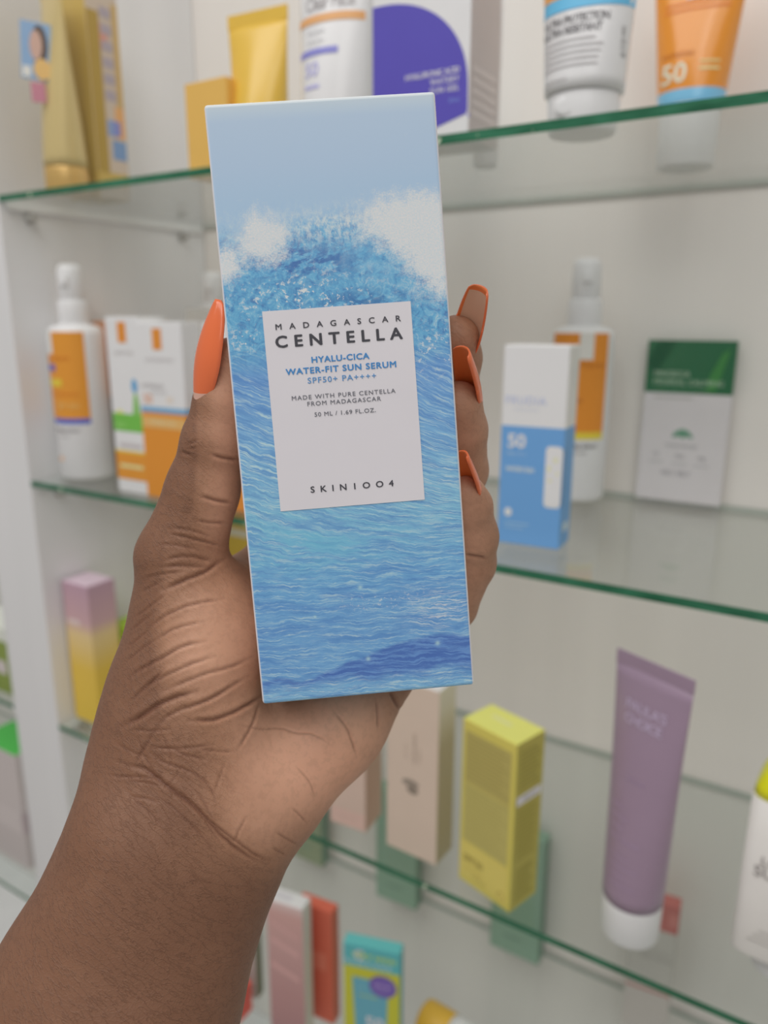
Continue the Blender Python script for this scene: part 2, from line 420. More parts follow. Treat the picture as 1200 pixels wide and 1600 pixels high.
put_text(t, 'anthelios', -.009, .0690, 0, .0036, (150, 84, 40), .021, surf=sf)
patch(t, .006, .018, .059, .0605, 0, (240, 190, 140), surf=sf); patch(t, .006, .018, .0635, .065, 0, (240, 180, 126), surf=sf)
for k in range(2): patch(t, -.021, .021, .098 + k * .004, .0992 + k * .004, 0, (196, 110, 50), surf=sf, nx=18)
patch(t, -.007, .004, .105, .117, 0, (220, 214, 196), surf=sf); patch(t, .006, .020, .105, .116, 0, (176, 190, 220), surf=sf)

# ---- second shelf ---------------------------------------------------------
def spray_bottle(label, x, y, ang, shelf_i, label_parts):
    t = thing('spray_bottle', label, 'bottle', (x, y, SHELF_Z[shelf_i - 1] + 0.0002), ang, 'white spray bottles on the second shelf')
    R = 0.0255
    pr = [(R * .86, 0), (R * .95, .0015), (R, .004), (R, .132), (R * .985, .138), (R * .93, .1415), (R * .8, .1437), (R * .62, .1450), (.0138, .1455)]
    link('body', lathe_mesh(pr, 48), mat((206, 202, 199), .3), t, True)
    link('collar', lathe_mesh([(.0132, .1452), (.0138, .1460), (.0138, .1655), (.0132, .1668), (.011, .1670)], 40), mat((214, 213, 212), .3), t, True)
    link('pump_cap', lathe_mesh([(.0112, .1670), (.0118, .1678), (.0114, .1920), (.0108, .1960), (.0085, .1988), (.002, .1995)], 40), mat((212, 212, 212), .35), t, True)
    link('nozzle', box_mesh(-.004, .004, -.0145, -.008, .180, .188, .001), mat((206, 206, 206), .35), t)
    def surf(xx, zz): return -R * np.sqrt(np.clip(1 - (xx / R) ** 2, .002, 1)) - .0001
    label_parts(t, surf)
    return t
def lab_left(t, sf):
    patch(t, -.0225, .0185, .0595, .1390, 0, (232, 134, 50), surf=sf, nx=26, name='label_panel')
    s2 = lambda a, b: sf(a, b) - .0003
    patch(t, -.0225, -.0105, .1190, .1392, 0, (206, 200, 196), surf=s2)
    patch(t, -.0225, .0185, .0545, .0595, 0, (78, 92, 170), surf=sf, nx=26)
    patch(t, -.0215, -.009, .1035, .1095, 0, (96, 88, 160), surf=s2); patch(t, -.0215, -.003, .0895, .0960, 0, (214, 178, 60), surf=s2)
    put_text(t, 'ANTHELIOS', -.006, .1135, 0, .0032, (180, 106, 40), .024, surf=s2); put_text(t, 'DERMO-PEDIATRICS', -.003, .0810, 0, .0024, (186, 110, 44), .030, surf=s2)
    put_text(t, 'SPF 50+', .001, .0690, 0, .0048, (230, 176, 110), surf=s2)
    put_text(t, 'INVISIBLE SPRAY', -.004, .0465, 0, .0036, (140, 136, 136), .029, bold=.01, surf=sf)
    put_text(t, 'wet skin', -.008, .0415, 0, .0028, (160, 156, 156), surf=sf); disc(t, -.012, .021, .0022, .0028, -.0236, (226, 170, 146))
spray_bottle('white spray bottle with orange and blue label beside the left wall', 0.0285, 0.045, 22, 2, lab_left)
def lab_right(t, sf):
    patch(t, -.0235, .0195, .060, .1400, 0, (218, 126, 44), surf=sf, nx=26, name='label_panel')
    s2 = lambda a, b: sf(a, b) - .0003
    patch(t, -.0035, .008, .1190, .1402, 0, (196, 194, 188), surf=s2); patch(t, -.0235, .0195, .054, .060, 0, (206, 180, 60), surf=sf, nx=26)
    put_text(t, 'ANTHELIOS', .004, .1130, 0, .0032, (160, 92, 36), .026, surf=s2); put_text(t, 'SPF', -.002, .0840, 0, .0034, (150, 86, 36), surf=s2)
    put_text(t, 'INVISIBLE SPRAY', .001, .0465, 0, .0036, (112, 110, 110), .031, bold=.012, surf=sf); put_text(t, 'wet skin', .0, .0415, 0, .003, (130, 128, 128), surf=sf)
spray_bottle('white spray bottle with orange and yellow label standing behind the blue and white carton', 0.4635, 0.212, 20, 2, lab_right)
spray_bottle('plain white spray bottle at the back, mostly hidden by the thumb', 0.0545, 0.205, 20, 2, lambda t, s: None)

def brand_mark(t, x, z, y, w=.0105, h=.017):
    patch(t, x - w / 2, x + w / 2, z, z + h, y, (232, 128, 50), name='printed_mark')
w_, d_, h_ = .042, .03, .152
t = carton('white_green_carton', 'white carton with green and orange print, right of the left spray bottle', (0.1075, 0.016), w_, d_, h_, 0, 2, mat((208, 203, 201), .45))
y_ = -d_ / 2 - .0002
brand_mark(t, -.0005, .131, y_); put_text(t, 'LABORATOIRE', 0, .121, y_, .0028, (166, 162, 160), .024)
patch(t, -w_ / 2 + .001, w_ / 2 - .001, .055, .0705, y_, (104, 168, 70))
blob(t, [(-.018, .0705), (-.010, .0745), (-.004, .0705)], y_, (206, 206, 130)); blob(t, [(.006, .0705), (.0085, .086), (.011, .09), (.0135, .086), (.016, .0705)], y_, (120, 170, 90))
disc(t, .0105, .095, .0035, .006, y_, (76, 142, 184))
put_text(t, 'Baby', -.010, .059, y_ - .0001, .004, (150, 196, 120)); patch(t, -.014, .014, .0405, .0445, y_, (176, 170, 170))
patch(t, -w_ / 2 + .0007, w_ / 2 - .0007, .012, .036, y_, (236, 134, 50)); patch(t, -w_ / 2 + .0007, w_ / 2 - .0007, .036, .038, y_, (222, 180, 70))
patch(t, -.016, .014, .0225, .0255, y_ - .0001, (240, 196, 140))
w_, d_, h_ = .0535, .022, .148
t = carton('white_orange_carton', 'white over orange carton with 50 and blue line, behind the thumb', (0.1455, 0.0155), w_, d_, h_, 0, 2,
           band_mat([(0, (236, 130, 48)), (.0705, (236, 130, 48)), (.0735, (104, 152, 186)), (.0785, (206, 200, 199))], .148))
y_ = -d_ / 2 - .0002
brand_mark(t, -.0015, .126, y_); put_text(t, 'LA ROCHE-POSAY', 0, .116, y_, .0035, (170, 166, 166), .034)
put_text(t, 'ANTHELIOS', -.0105, .0985 - .004, y_, .0034, (150, 146, 146), .026, bold=.01); put_text(t, 'UVMUNE', -.0045, .0895, y_, .0030, (160, 156, 156), .020)
put_text(t, '50', -.0170, .0815, y_, .0078, (236, 150, 120), bold=.02); patch(t, .005, .013, .083, .088, y_, (226, 190, 180))
patch(t, -w_ / 2 + .0007, w_ / 2 - .0007, .061, .0705, y_, (238, 158, 96)); put_text(t, 'INVISIBLE FLUID', -.001, .0645, y_ - .0001, .0030, (240, 196, 160), .03)
t = carton('orange_grey_carton', 'thin orange-brown carton edge between the left spray bottle and white green carton', (0.0130, 0.0765), .075, .03, .148, 0, 2,
           band_mat([(0, (150, 146, 142)), (.06, (140, 138, 140)), (.075, (192, 138, 100))], .148))
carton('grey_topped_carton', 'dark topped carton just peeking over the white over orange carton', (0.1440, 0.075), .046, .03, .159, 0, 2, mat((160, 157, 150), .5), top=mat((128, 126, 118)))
t = carton('bright_orange_carton', 'bright orange carton seen in the gap between thumb and blue box', (0.222, 0.0155), .045, .03, .148, 0, 2,
           band_mat([(0, (238, 126, 52)), (.0705, (238, 126, 52)), (.0735, (104, 152, 186)), (.0785, (206, 200, 199))], .148))

# blue and white windowed carton
w_, d_, h_ = .0435, .0265, .1345
a = 4
t = carton('window_carton', 'white and blue carton printed FRUDIA with a rounded cut-out window', (0.4635, 0.0465), w_, d_, h_, a, 2,
           band_mat([(0, (98, 146, 194)), (.0815, (208, 202, 201))], h_), top=WHITE,
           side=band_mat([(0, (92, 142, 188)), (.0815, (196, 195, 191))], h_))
y_ = -d_ / 2 - .0002
put_text(t, 'FRUDIA', -.0055, .0965, y_, .0052, (172, 178, 212), .0275, bold=.015); patch(t, -.0135, .0035, .0925, .0935, y_, (190, 192, 212))
put_text(t, '50', -.0165, .0675, y_, .0090, (200, 206, 220), bold=.03, align='LEFT'); put_text(t, '+', -.0065, .0735, y_, .003, (190, 204, 222))
put_text(t, 'PA++++', -.0165, .0620, y_, .0026, (160, 184, 216), align='LEFT'); put_text(t, 'WATERY SUN', -.0175, .0512, y_, .0032, (190, 200, 222), .0195, bold=.025, align='LEFT')
disc(t, -.0145, .0225, .0026, .003, y_, (196, 204, 220)); patch(t, -.0165, .0005, .0145, .0155, y_, (140, 174, 212)); patch(t, -.0165, -.003, .0115, .0125, y_, (134, 170, 210))
def rrect(x0, x1, z0, z1, r, n=6):
    o = []
    for cx, cz, a0 in ((x1 - r, z1 - r, 0), (x0 + r, z1 - r, 90), (x0 + r, z0 + r, 180), (x1 - r, z0 + r, 270)):
        for k in range(n + 1):
            q = math.radians(a0 + 90 * k / n); o.append((cx + r * math.cos(q), cz + r * math.sin(q)))
    return o
blob(t, rrect(.0098, .0213, .0285, .0700, .0032), y_, (200, 201, 197), 'window')
blob(t, rrect(.0108, .0207, .0300, .0690, .0028), y_ - .0001, (206, 207, 200), 'window_film')
for q in ((.0165, .061, .0016, .002), (.0125, .055, .0014, .0022), (.018, .052, .001, .0014), (.0135, .047, .0016, .001)): disc(t, *q, y_ - .0002, (204, 208, 170))
link('window', poly_mesh([(w_ / 2 + .0002, p, q) for p, q in rrect(-d_ / 2 + .0002, -d_ / 2 + .0028, .030, .069, .001)]), mat((86, 120, 150)), t)
side_patch(t, -.006, .0065, .0105, .0165, w_ / 2 + .0002, (186, 198, 210)); put_text(t, 'UV', -.001, .0115, 0, .0036, (140, 168, 200), side=w_ / 2 + .0004)
put_text(t, 'FRUDIA', .0, .1150, 0, .0022, (180, 184, 200), rot=-math.pi / 2, side=w_ / 2 + .0004)

# slim green and white sachet carton against the back wall
w_, d_, h_ = .0685, .006, .134
t = carton('sachet_pack', 'flat white pack with dark green foil top leaning on the back wall', (0.5105, 0.2385), w_, d_, h_, 0, 2,
           mat((184, 181, 182), .4), bevel=.0004, cat='pack', lean=-0.8)
link('foil_top', box_mesh(-w_ / 2 - .0001, w_ / 2 + .0001, -d_ / 2 - .0003, d_ / 2, .0915, h_ + .0003, .0002), mat((40, 92, 62), .22, .7), t)
y_ = -d_ / 2 - .0005
blob(t, [(-.034, .116), (-.026, .133), (-.012, .133), (-.027, .105)], y_, (34, 78, 54)); blob(t, [(.016, .106), (.024, .124), (.03, .128), (.022, .094), (.014, .094)], y_, (58, 116, 62))
put_text(t, 'PANCECCA', -.027, .1052, y_ - .0001, .0042, (150, 170, 150), .028, bold=.01, align='LEFT')
put_text(t, 'MINERAL CALMING', -.027, .0985, y_ - .0001, .0042, (150, 172, 150), .054, bold=.01, align='LEFT'); put_text(t, 'sheet of cica masks', -.026, .0938, y_ - .0001, .0026, (110, 146, 110), .042, align='LEFT')
y_ = -d_ / 2 - .0002
patch(t, -.026, .005, .0868, .0882, y_, (156, 156, 152))
blob(t, [(-.0085, .0545), (-.0075, .0585), (-.0035, .0615), (.0005, .0622), (.0045, .0605), (.0075, .057), (.008, .0545), (.004, .0555), (0, .0585), (-.004, .0555)], y_, (92, 134, 112))
disc(t, 0, .0562, .0022, .0018, y_ - .0001, (84, 130, 104)); put_text(t, 'MADECASSOSIDE', -.0005, .0465, y_, .0028, (150, 150, 150), .026)
for cx, cz in ((-.02, .0385), (-.001, .0380), (.0165, .0375)):
    put_text(t, {-.02: '10', -.001: '10ea', .0165: '25g'}[cx], cx, cz, y_, .0030, (136, 134, 136), bold=.01)
    patch(t, cx - .006, cx + .006, cz - .0058, cz - .0048, y_, (160, 160, 160))
put_text(t, 'VELY VELY', -.003, .0225, y_, .0040, (124, 122, 126), .024)

# ---- third shelf ---------------------------------------------------------
t = carton('pink_yellow_carton', 'carton fading from mauve pink to golden yellow, left end of third shelf', (0.0025, 0.020), .0395, .033, .153, 0, 3,
           band_mat([(0, (210, 170, 66)), (.06, (208, 168, 70)), (.098, (200, 176, 128)), (.112, (180, 148, 150)), (.153, (166, 136, 150))], .153, smooth=True), top=mat((196, 176, 188), .3))
patch(t, -.016, .004, .1085, .1135, -.0167, (196, 180, 176)); patch(t, -.012, .012, .1533 - .0002, .1534 - .0002, -.0166, (190, 170, 182))
t = carton('lime_carton', 'lime green carton sliver between pink-yellow carton and the thumb', (0.0180, 0.0600), .035, .03, .096, 0, 3, band_mat([(0, (190, 176, 60)), (.078, (160, 190, 62))], .096))
t = carton('mustard_carton', 'mustard yellow carton with white band seen in the gap between thumb and box', (0.050, 0.195), .055, .03, .186, 0, 3,
           band_mat([(0, (196, 168, 66)), (.168, (204, 196, 180)), (.176, (186, 160, 80))], .186))
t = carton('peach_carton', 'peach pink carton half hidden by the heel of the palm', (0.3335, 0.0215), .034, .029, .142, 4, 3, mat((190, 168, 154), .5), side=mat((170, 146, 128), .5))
patch(t, -.0165, .0165, .001, .016, -.0147, (196, 166, 154)); put_text(t, 'serum', 0, .0085, -.0149, .0026, (170, 146, 140), .016)
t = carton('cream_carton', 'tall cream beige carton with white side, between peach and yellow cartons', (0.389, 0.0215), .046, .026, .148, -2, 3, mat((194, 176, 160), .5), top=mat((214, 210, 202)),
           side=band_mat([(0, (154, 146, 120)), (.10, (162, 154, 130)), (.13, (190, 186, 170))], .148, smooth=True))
y_ = -.0132
put_text(t, 'glow', -.0045, .0905, y_, .0030, (168, 152, 138), .012, rot=math.pi / 2); put_text(t, 'retinal serum', .0035, .0945, y_, .0034, (150, 136, 122), .026, rot=math.pi / 2)
put_text(t, 'repair', .0075, .0895, y_, .0028, (156, 142, 128), .014, rot=math.pi / 2)
disc(t, -.001, .0640, .0075, .0032, y_, (140, 128, 116)); disc(t, .001, .0585, .0050, .0034, y_ - .0001, (130, 118, 106))
w_, d_, h_ = .049, .031, .134
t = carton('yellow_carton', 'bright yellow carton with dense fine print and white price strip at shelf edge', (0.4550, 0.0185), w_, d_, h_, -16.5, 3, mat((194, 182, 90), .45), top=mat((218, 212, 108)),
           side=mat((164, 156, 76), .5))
y_ = -d_ / 2 - .0002
patch(t, -w_ / 2 + .003, w_ / 2 - .004, .085, .126, y_, (168, 156, 90)); patch(t, -w_ / 2 + .003, w_ / 2 - .004, .036, .0845, y_, (174, 164, 96))
for k in range(11): patch(t, -w_ / 2 + .005, w_ / 2 - .006 - (k % 3) * .003, .0885 + k * .0033, .0898 + k * .0033, y_ - .0001, (154, 142, 80))
for k in range(13): patch(t, -w_ / 2 + .005, w_ / 2 - .006 - (k % 4) * .002, .0395 + k * .0034, .0407 + k * .0034, y_ - .0001, (164, 154, 88))
patch(t, -w_ / 2 + .0008, w_ / 2 - .003, .0045, .035, y_, (206, 184, 98))
put_text(t, 'SPF30', -.0195, .0195, y_ - .0001, .0055, (150, 134, 66), .018, bold=.03, align='LEFT'); put_text(t, 'ice cream', -.018, .0125, y_ - .0001, .003, (180, 160, 80), align='LEFT')
put_text(t, '1.7 fl.oz', -.011, .0075, y_ - .0001, .003, (150, 136, 66), align='LEFT'); disc(t, .016, .009, .0036, .0036, y_ - .0001, (176, 158, 78)); disc(t, .0163, .0088, .0026, .0026, y_ - .0002, (206, 184, 98))
x_ = w_ / 2 + .0002
side_patch(t, -d_ / 2 + .002, d_ / 2 - .002, .0855, .0925, x_ + .0001, (206, 202, 200)); put_text(t, '8801234', .001, .0875, 0, .0026, (130, 128, 124), .014, side=x_ + .0003)
for k in range(9): side_patch(t, -d_ / 2 + .004, d_ / 2 - .004 - (k % 3) * .002, .097 + k * .0035, .0985 + k * .0035, x_, (148, 140, 68))
for k in range(12): side_patch(t, -d_ / 2 + .004, d_ / 2 - .005 - (k % 2) * .003, .040 + k * .0036, .0416 + k * .0036, x_, (150, 142, 66))
for k in range(8): side_patch(t, -d_ / 2 + .005, d_ / 2 - .006 - (k % 3) * .002, .006 + k * .0036, .0076 + k * .0036, x_, (146, 138, 64))
for p in ((-.006, -.002, .016, .004), ): pass
tp = poly_mesh([(-.012, .000, h_ + .0004), (.006, -.001, h_ + .0004), (.006, .003, h_ + .0004), (-.012, .004, h_ + .0004)]); link('printed_panel', tp, mat((206, 200, 140)), t)

t, sf = tube('purple_tube', 'mauve purple squeeze tube on a white cap, near the shelf edge', 0.5785, 0.0350, -24, 3, 0.0200, 0.0575, 0.2005, 0.0285,
             mat((142, 122, 140), .28, .55), mat((206, 203, 198), .3), r_cap=.0193, taper=1.03)
put_text(t, "PAULA'S", -.0150, .1655, 0, .0062, (176, 162, 184), .030, bold=.012, align='LEFT', surf=sf); put_text(t, 'CHOICE', -.0145, .1565, 0, .0062, (176, 162, 184), .028, bold=.012, align='LEFT', surf=sf)
put_text(t, 'SKINCARE', -.006, .120, 0, .0022, (160, 140, 164), .014, align='LEFT', surf=sf)
for k, (s, wd) in enumerate((('BODY', .009), ('SMOOTHING', .013), ('LOTION', .011), ('WITH 10% AHA', .024))):
    put_text(t, s, -.0125, .0985 - k * .0072, 0, .0028, (168, 148, 172), wd, align='LEFT', surf=sf)
for k in range(4): patch(t, -.0105, .006 + (k % 2) * .006, .0655 - k * .0065, .0662 - k * .0065, 0, (158, 138, 162), surf=sf)

# white bottle with the yellow shoulder at the right edge
t = thing('lotion_bottle', 'white lotion bottle with yellow shoulder, standing on its cap at right edge', 'bottle', (0.6775, 0.052, SHELF_Z[2] + .0002), -4)
link('cap', lathe_mesh([(.0225, 0), (.0242, .001), (.0248, .004), (.0248, .0195), (.0235, .0200)], 44, .62), WHITE_G, t, True)
rr = [ell_ring(a, b, z, 72, p=7.0) for a, b, z in ((.0350, .0236, .0202), (.0356, .0241, .0206), (.0358, .0242, .0215), (.0347, .0236, .130))]
link('body', loft_mesh(rr), mat((196, 193, 188), .35), t, True)
rr = [ell_ring(a, b, z, 72, p=5.0) for a, b, z in ((.0346, .0235, .130), (.0335, .0228, .136), (.0300, .0200, .144), (.0240, .0160, .150), (.0150, .0100, .1535), (.004, .003, .155))]
link('shoulder', loft_mesh(rr), mat((216, 198, 26), .3), t, True)
put_text(t, 'SUN', -.027, .0800, -.0248, .0075, (128, 122, 120), bold=.0, align='LEFT', rot=-.02); put_text(t, 'LOTION', -.0235, .0885, -.0248, .006, (128, 122, 120), align='LEFT')
for k in range(3): patch(t, -.026 + k * .003, .015, .0335 + k * .004, .0342 + k * .004, -.0247, (150, 148, 144))

# ---- lowest shelf ---------------------------------------------------------
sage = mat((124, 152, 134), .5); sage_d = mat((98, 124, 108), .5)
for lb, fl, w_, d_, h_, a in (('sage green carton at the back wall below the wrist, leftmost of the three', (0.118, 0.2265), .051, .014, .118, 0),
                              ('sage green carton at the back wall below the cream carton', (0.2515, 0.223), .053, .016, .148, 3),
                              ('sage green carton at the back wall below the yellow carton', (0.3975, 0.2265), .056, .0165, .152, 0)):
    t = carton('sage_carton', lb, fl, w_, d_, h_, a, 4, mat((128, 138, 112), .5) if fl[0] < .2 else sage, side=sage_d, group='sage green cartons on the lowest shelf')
    patch(t, -.012, .008, .02, .0225, -d_ / 2 - .0002, (108, 136, 120))
t = carton('white_sided_carton', 'pale carton with dark green side, low beside the forearm', (0.196, 0.0335), .031, .011, .14, 6, 4, mat((158, 152, 146), .5), side=mat((98, 106, 82), .5))
patch(t, -.012, .012, .05, .09, -.0057, (150, 144, 140))
t = carton('red_carton', 'small red carton almost hidden behind the forearm at the bottom edge', (0.196, 0.006), .034, .02, .034, 0, 4, mat((204, 86, 72), .45)); patch(t, -.012, .012, .01, .02, -.0102, (214, 110, 96))
t = carton('rose_carton', 'rose pink carton with white lid next to the forearm, lowest shelf', (0.2592, 0.0195), .0385, .0165, .15, 9, 4,
           band_mat([(0, (160, 122, 122)), (.05, (166, 128, 126)), (.10, (176, 140, 136)), (.1375, (184, 146, 140)), (.15, (196, 176, 172))], .15, smooth=True), top=mat((212, 208, 208)),
           side=mat((178, 182, 174), .5))
for k, (za, zb) in enumerate(((.118, .124), (.098, .106), (.07, .078))): blob(t, [(-.016, za + .006), (.014, za - .004), (.014, zb - .006), (-.016, zb + .004)], -.0085, (190, 152, 148))
l_ = poly_mesh([(-.014, -.004, .1504), (.004, -.004, .1504), (.004, .003, .1504), (-.014, .003, .1504)]); link('printed_panel', l_, mat((186, 184, 188)), t)
t = carton('red_orange_carton', 'red-orange carton peeking out behind the rose pink carton', (0.2710, 0.0500), .0385, .013, .13, 6, 4, mat((190, 96, 76), .5), side=mat((168, 88, 66), .5)); patch(t, -.012, .012, .06, .08, -.0067, (200, 116, 96))
w_, d_, h_ = .0525, .0125, .13
t = carton('teal_yellow_carton', 'teal and lime carton with tube picture and purple round badge, bottom', (0.3375, 0.0320), w_, d_, h_, 17, 4,
           band_mat([(0, (178, 178, 54)), (.1015, (178, 178, 54)), (.1065, (84, 164, 168))], h_), top=mat((92, 172, 172)), side=mat((76, 142, 146), .5))
y_ = -d_ / 2 - .0002
blob(t, [(-.018, .0955), (.0155, .0955), (.0125, .0), (-.0135, .0)], y_, (96, 156, 172)); disc(t, .0105, .0905, .0128, .0118, y_ - .0001, (102, 84, 152)); disc(t, .0105, .0905, .0108, .0098, y_ - .0002, (110, 90, 160))
put_text(t, 'NEW 50+', .0105, .0895, y_ - .0003, .0034, (170, 150, 190), .015, bold=.01); put_text(t, 'sensitive', .0105, .085, y_ - .0003, .002, (160, 144, 186))
put_text(t, 'SPF', -.010, .083, y_ - .0002, .003, (130, 178, 186)); patch(t, -.012, .006, .076, .0775, y_ - .0002, (150, 176, 130))
put_text(t, '50', .003, .042, y_ - .0002, .0125, (196, 196, 200), bold=.03)
put_text(t, 'SUNCARE', -.003, .1095, y_ - .0001, .0045, (190, 206, 208), .042, bold=.025); put_text(t, 'VERY HIGH', .002, .1172, y_ - .0001, .0050, (180, 196, 90), .040, bold=.03)
put_text(t, 'C', -.0115, .116, y_ - .0002, .009, (200, 214, 222), bold=.04)
# tube lying on its side
t = thing('lying_tube', 'orange capped white tube lying down at the bottom edge', 'tube', (0.3870, 0.094, SHELF_Z[3] + .0182), -4)
def xr(pr, n=36):
    m = lathe_mesh(pr, n); m.transform(Matrix.Rotation(math.radians(90), 4, 'Y')); return m
link('cap', xr([(.0150, 0), (.0172, .0015), (.0178, .004), (.0178, .030), (.0172, .031)]), mat((224, 160, 62), .35), t, True)
rr = []
for f in np.linspace(0, 1, 14):
    r_ = .0175; rg = ell_ring(r_ * (1 - f) + .001 * f, r_ + (.026 - r_) * f, .0312 + f * .09, 40); rr.append(rg)
m_ = loft_mesh(rr); m_.transform(Matrix.Rotation(math.radians(90), 4, 'Y')); link('body', m_, mat((204, 204, 206), .3), t, True)
# white carton with the red top at the right
w_, d_, h_ = .0415, .015, .15
t = carton('red_top_carton', 'white carton with red lid band and red line, below the purple tube', (0.5475, 0.2035), w_, d_, h_, 6, 4,
           band_mat([(0, (172, 168, 162)), (.1205, (170, 94, 90))], h_), top=mat((176, 96, 92)), side=band_mat([(0, (140, 138, 130)), (.1205, (140, 84, 80))], h_))
y_ = -d_ / 2 - .0002
patch(t, -w_ / 2 + .0005, w_ / 2 - .0005, .0495, .0525, y_, (164, 124, 118)); put_text(t, 'DAILY REPAIR', .002, .094, y_, .0030, (150, 146, 142), .03); put_text(t, 'SUN CREAM', .005, .087, y_, .0036, (136, 132, 128), .028)
patch(t, .012, .02, .128, .142, y_, (182, 112, 106))

# ---- next bay, left of the white panel --------------------------------------
def bay_box(label, x1, y, z, w, d, h, m, top=None):
    t = thing('carton', label, 'box', (x1 - w / 2, y + d / 2, z + .0002), 0)
    me = box_mesh(-w / 2, w / 2, -d / 2, d / 2, 0, h, .0006); link('body', me, [m, top or m], t)
    for p in me.polygons:
        if p.normal.z > .5: p.material_index = 1
    patch(t, -w / 2 + .004, w / 2 - .004, h * .3, h * .5, -d / 2 - .0002, (186, 178, 176))
    return t
bay_box('pale grey carton with green lid in the next bay at the left edge', -0.140, 0.03, SHELF_Z[3], .08, .05, .160, band_mat([(0, (178, 170, 168)), (.05, (168, 156, 158)), (.08, (182, 174, 172))], .16), mat((70, 168, 72), .4))
bay_box('olive green carton in the next bay, upper left edge', -0.098, 0.012, SHELF_Z[2], .07, .05, .080, band_mat([(0, (122, 138, 66)), (.064, (196, 204, 190))], .08))
# ------------------------------------------------------------------ the blue box held in the hand
def rot3(a, b, c):
    Rz = np.array([[math.cos(c), -math.sin(c), 0], [math.sin(c), math.cos(c), 0], [0, 0, 1]])
    Rx = np.array([[1, 0, 0], [0, math.cos(a), -math.sin(a)], [0, math.sin(a), math.cos(a)]])
    Ry = np.array([[math.cos(b), 0, math.sin(b)], [0, 1, 0], [-math.sin(b), 0, math.cos(b)]])
    return Rz @ Rx @ Ry
BOX_R = rot3(-0.11143, -0.044207, 0.077542)
BOX_T = np.array([-0.010035, 0.026921, 0.199392])      # centre of the printed face, photo axes
BW, BH, BD = 0.058, 0.155, 0.034

class NT:
    """tiny helper that writes arithmetic as shader nodes"""
    def __init__(s, m): s.nt = m.node_tree
    def n(s, t, **kw):
        nd = s.nt.nodes.new(t)
        for k, v in kw.items(): setattr(nd, k, v)
        return nd
    def put(s, sock, v):
        if isinstance(v, bpy.types.NodeSocket): s.nt.links.new(v, sock)
        else: sock.default_value = v
    def m(s, op, a, b=0.0, c=None, clamp=False):
        nd = s.n('ShaderNodeMath', operation=op, use_clamp=clamp); s.put(nd.inputs[0], a); s.put(nd.inputs[1], b)
        if c is not None: s.put(nd.inputs[2], c)
        return nd.outputs[0]
    def add(s, a, b): return s.m('ADD', a, b)
    def sub(s, a, b): return s.m('SUBTRACT', a, b)
    def mul(s, a, b): return s.m('MULTIPLY', a, b)
    def step(s, v, a, b):
        nd = s.n('ShaderNodeMapRange', interpolation_type='SMOOTHSTEP'); s.put(nd.inputs['Value'], v)
        lo, hi, f, t = (a, b, 0.0, 1.0) if a < b else (b, a, 1.0, 0.0)
        nd.inputs['From Min'].default_value = lo; nd.inputs['From Max'].default_value = hi
        nd.inputs['To Min'].default_value = f; nd.inputs['To Max'].default_value = t
        return nd.outputs[0]
    def gauss(s, u, v, cu, cv, su, sv, amp=1.0):
        a = s.m('POWER', s.m('ABSOLUTE', s.mul(s.sub(u, cu), 1 / su)), 2.0); b = s.m('POWER', s.m('ABSOLUTE', s.mul(s.sub(v, cv), 1 / sv)), 2.0)
        return s.mul(s.m('EXPONENT', s.mul(s.add(a, b), -1.0)), amp)
    def vec(s, x, y, z=0.0):
        nd = s.n('ShaderNodeCombineXYZ'); s.put(nd.inputs[0], x); s.put(nd.inputs[1], y); s.put(nd.inputs[2], z); return nd.outputs[0]
    def noise(s, v, scale, detail=3, rough=0.55, dist=0.0):
        nd = s.n('ShaderNodeTexNoise'); s.put(nd.inputs['Vector'], v); nd.inputs['Scale'].default_value = scale
        nd.inputs['Detail'].default_value = detail; nd.inputs['Roughness'].default_value = rough; nd.inputs['Distortion'].default_value = dist
        return nd.outputs['Fac']
    def ramp(s, v, stops):
        nd = s.n('ShaderNodeValToRGB'); s.put(nd.inputs[0], v); el = nd.color_ramp.elements
        for i, (p, c) in enumerate(stops):
            e = el[i] if i < 2 else el.new(p)
            e.position = p; e.color = alb(c, getattr(s, 'k', None))
        return nd.outputs[0]
    def mix(s, f, a, b):
        nd = s.n('ShaderNodeMix', data_type='RGBA'); s.put(nd.inputs[0], f); s.put(nd.inputs[6], a); s.put(nd.inputs[7], b); return nd.outputs[2]

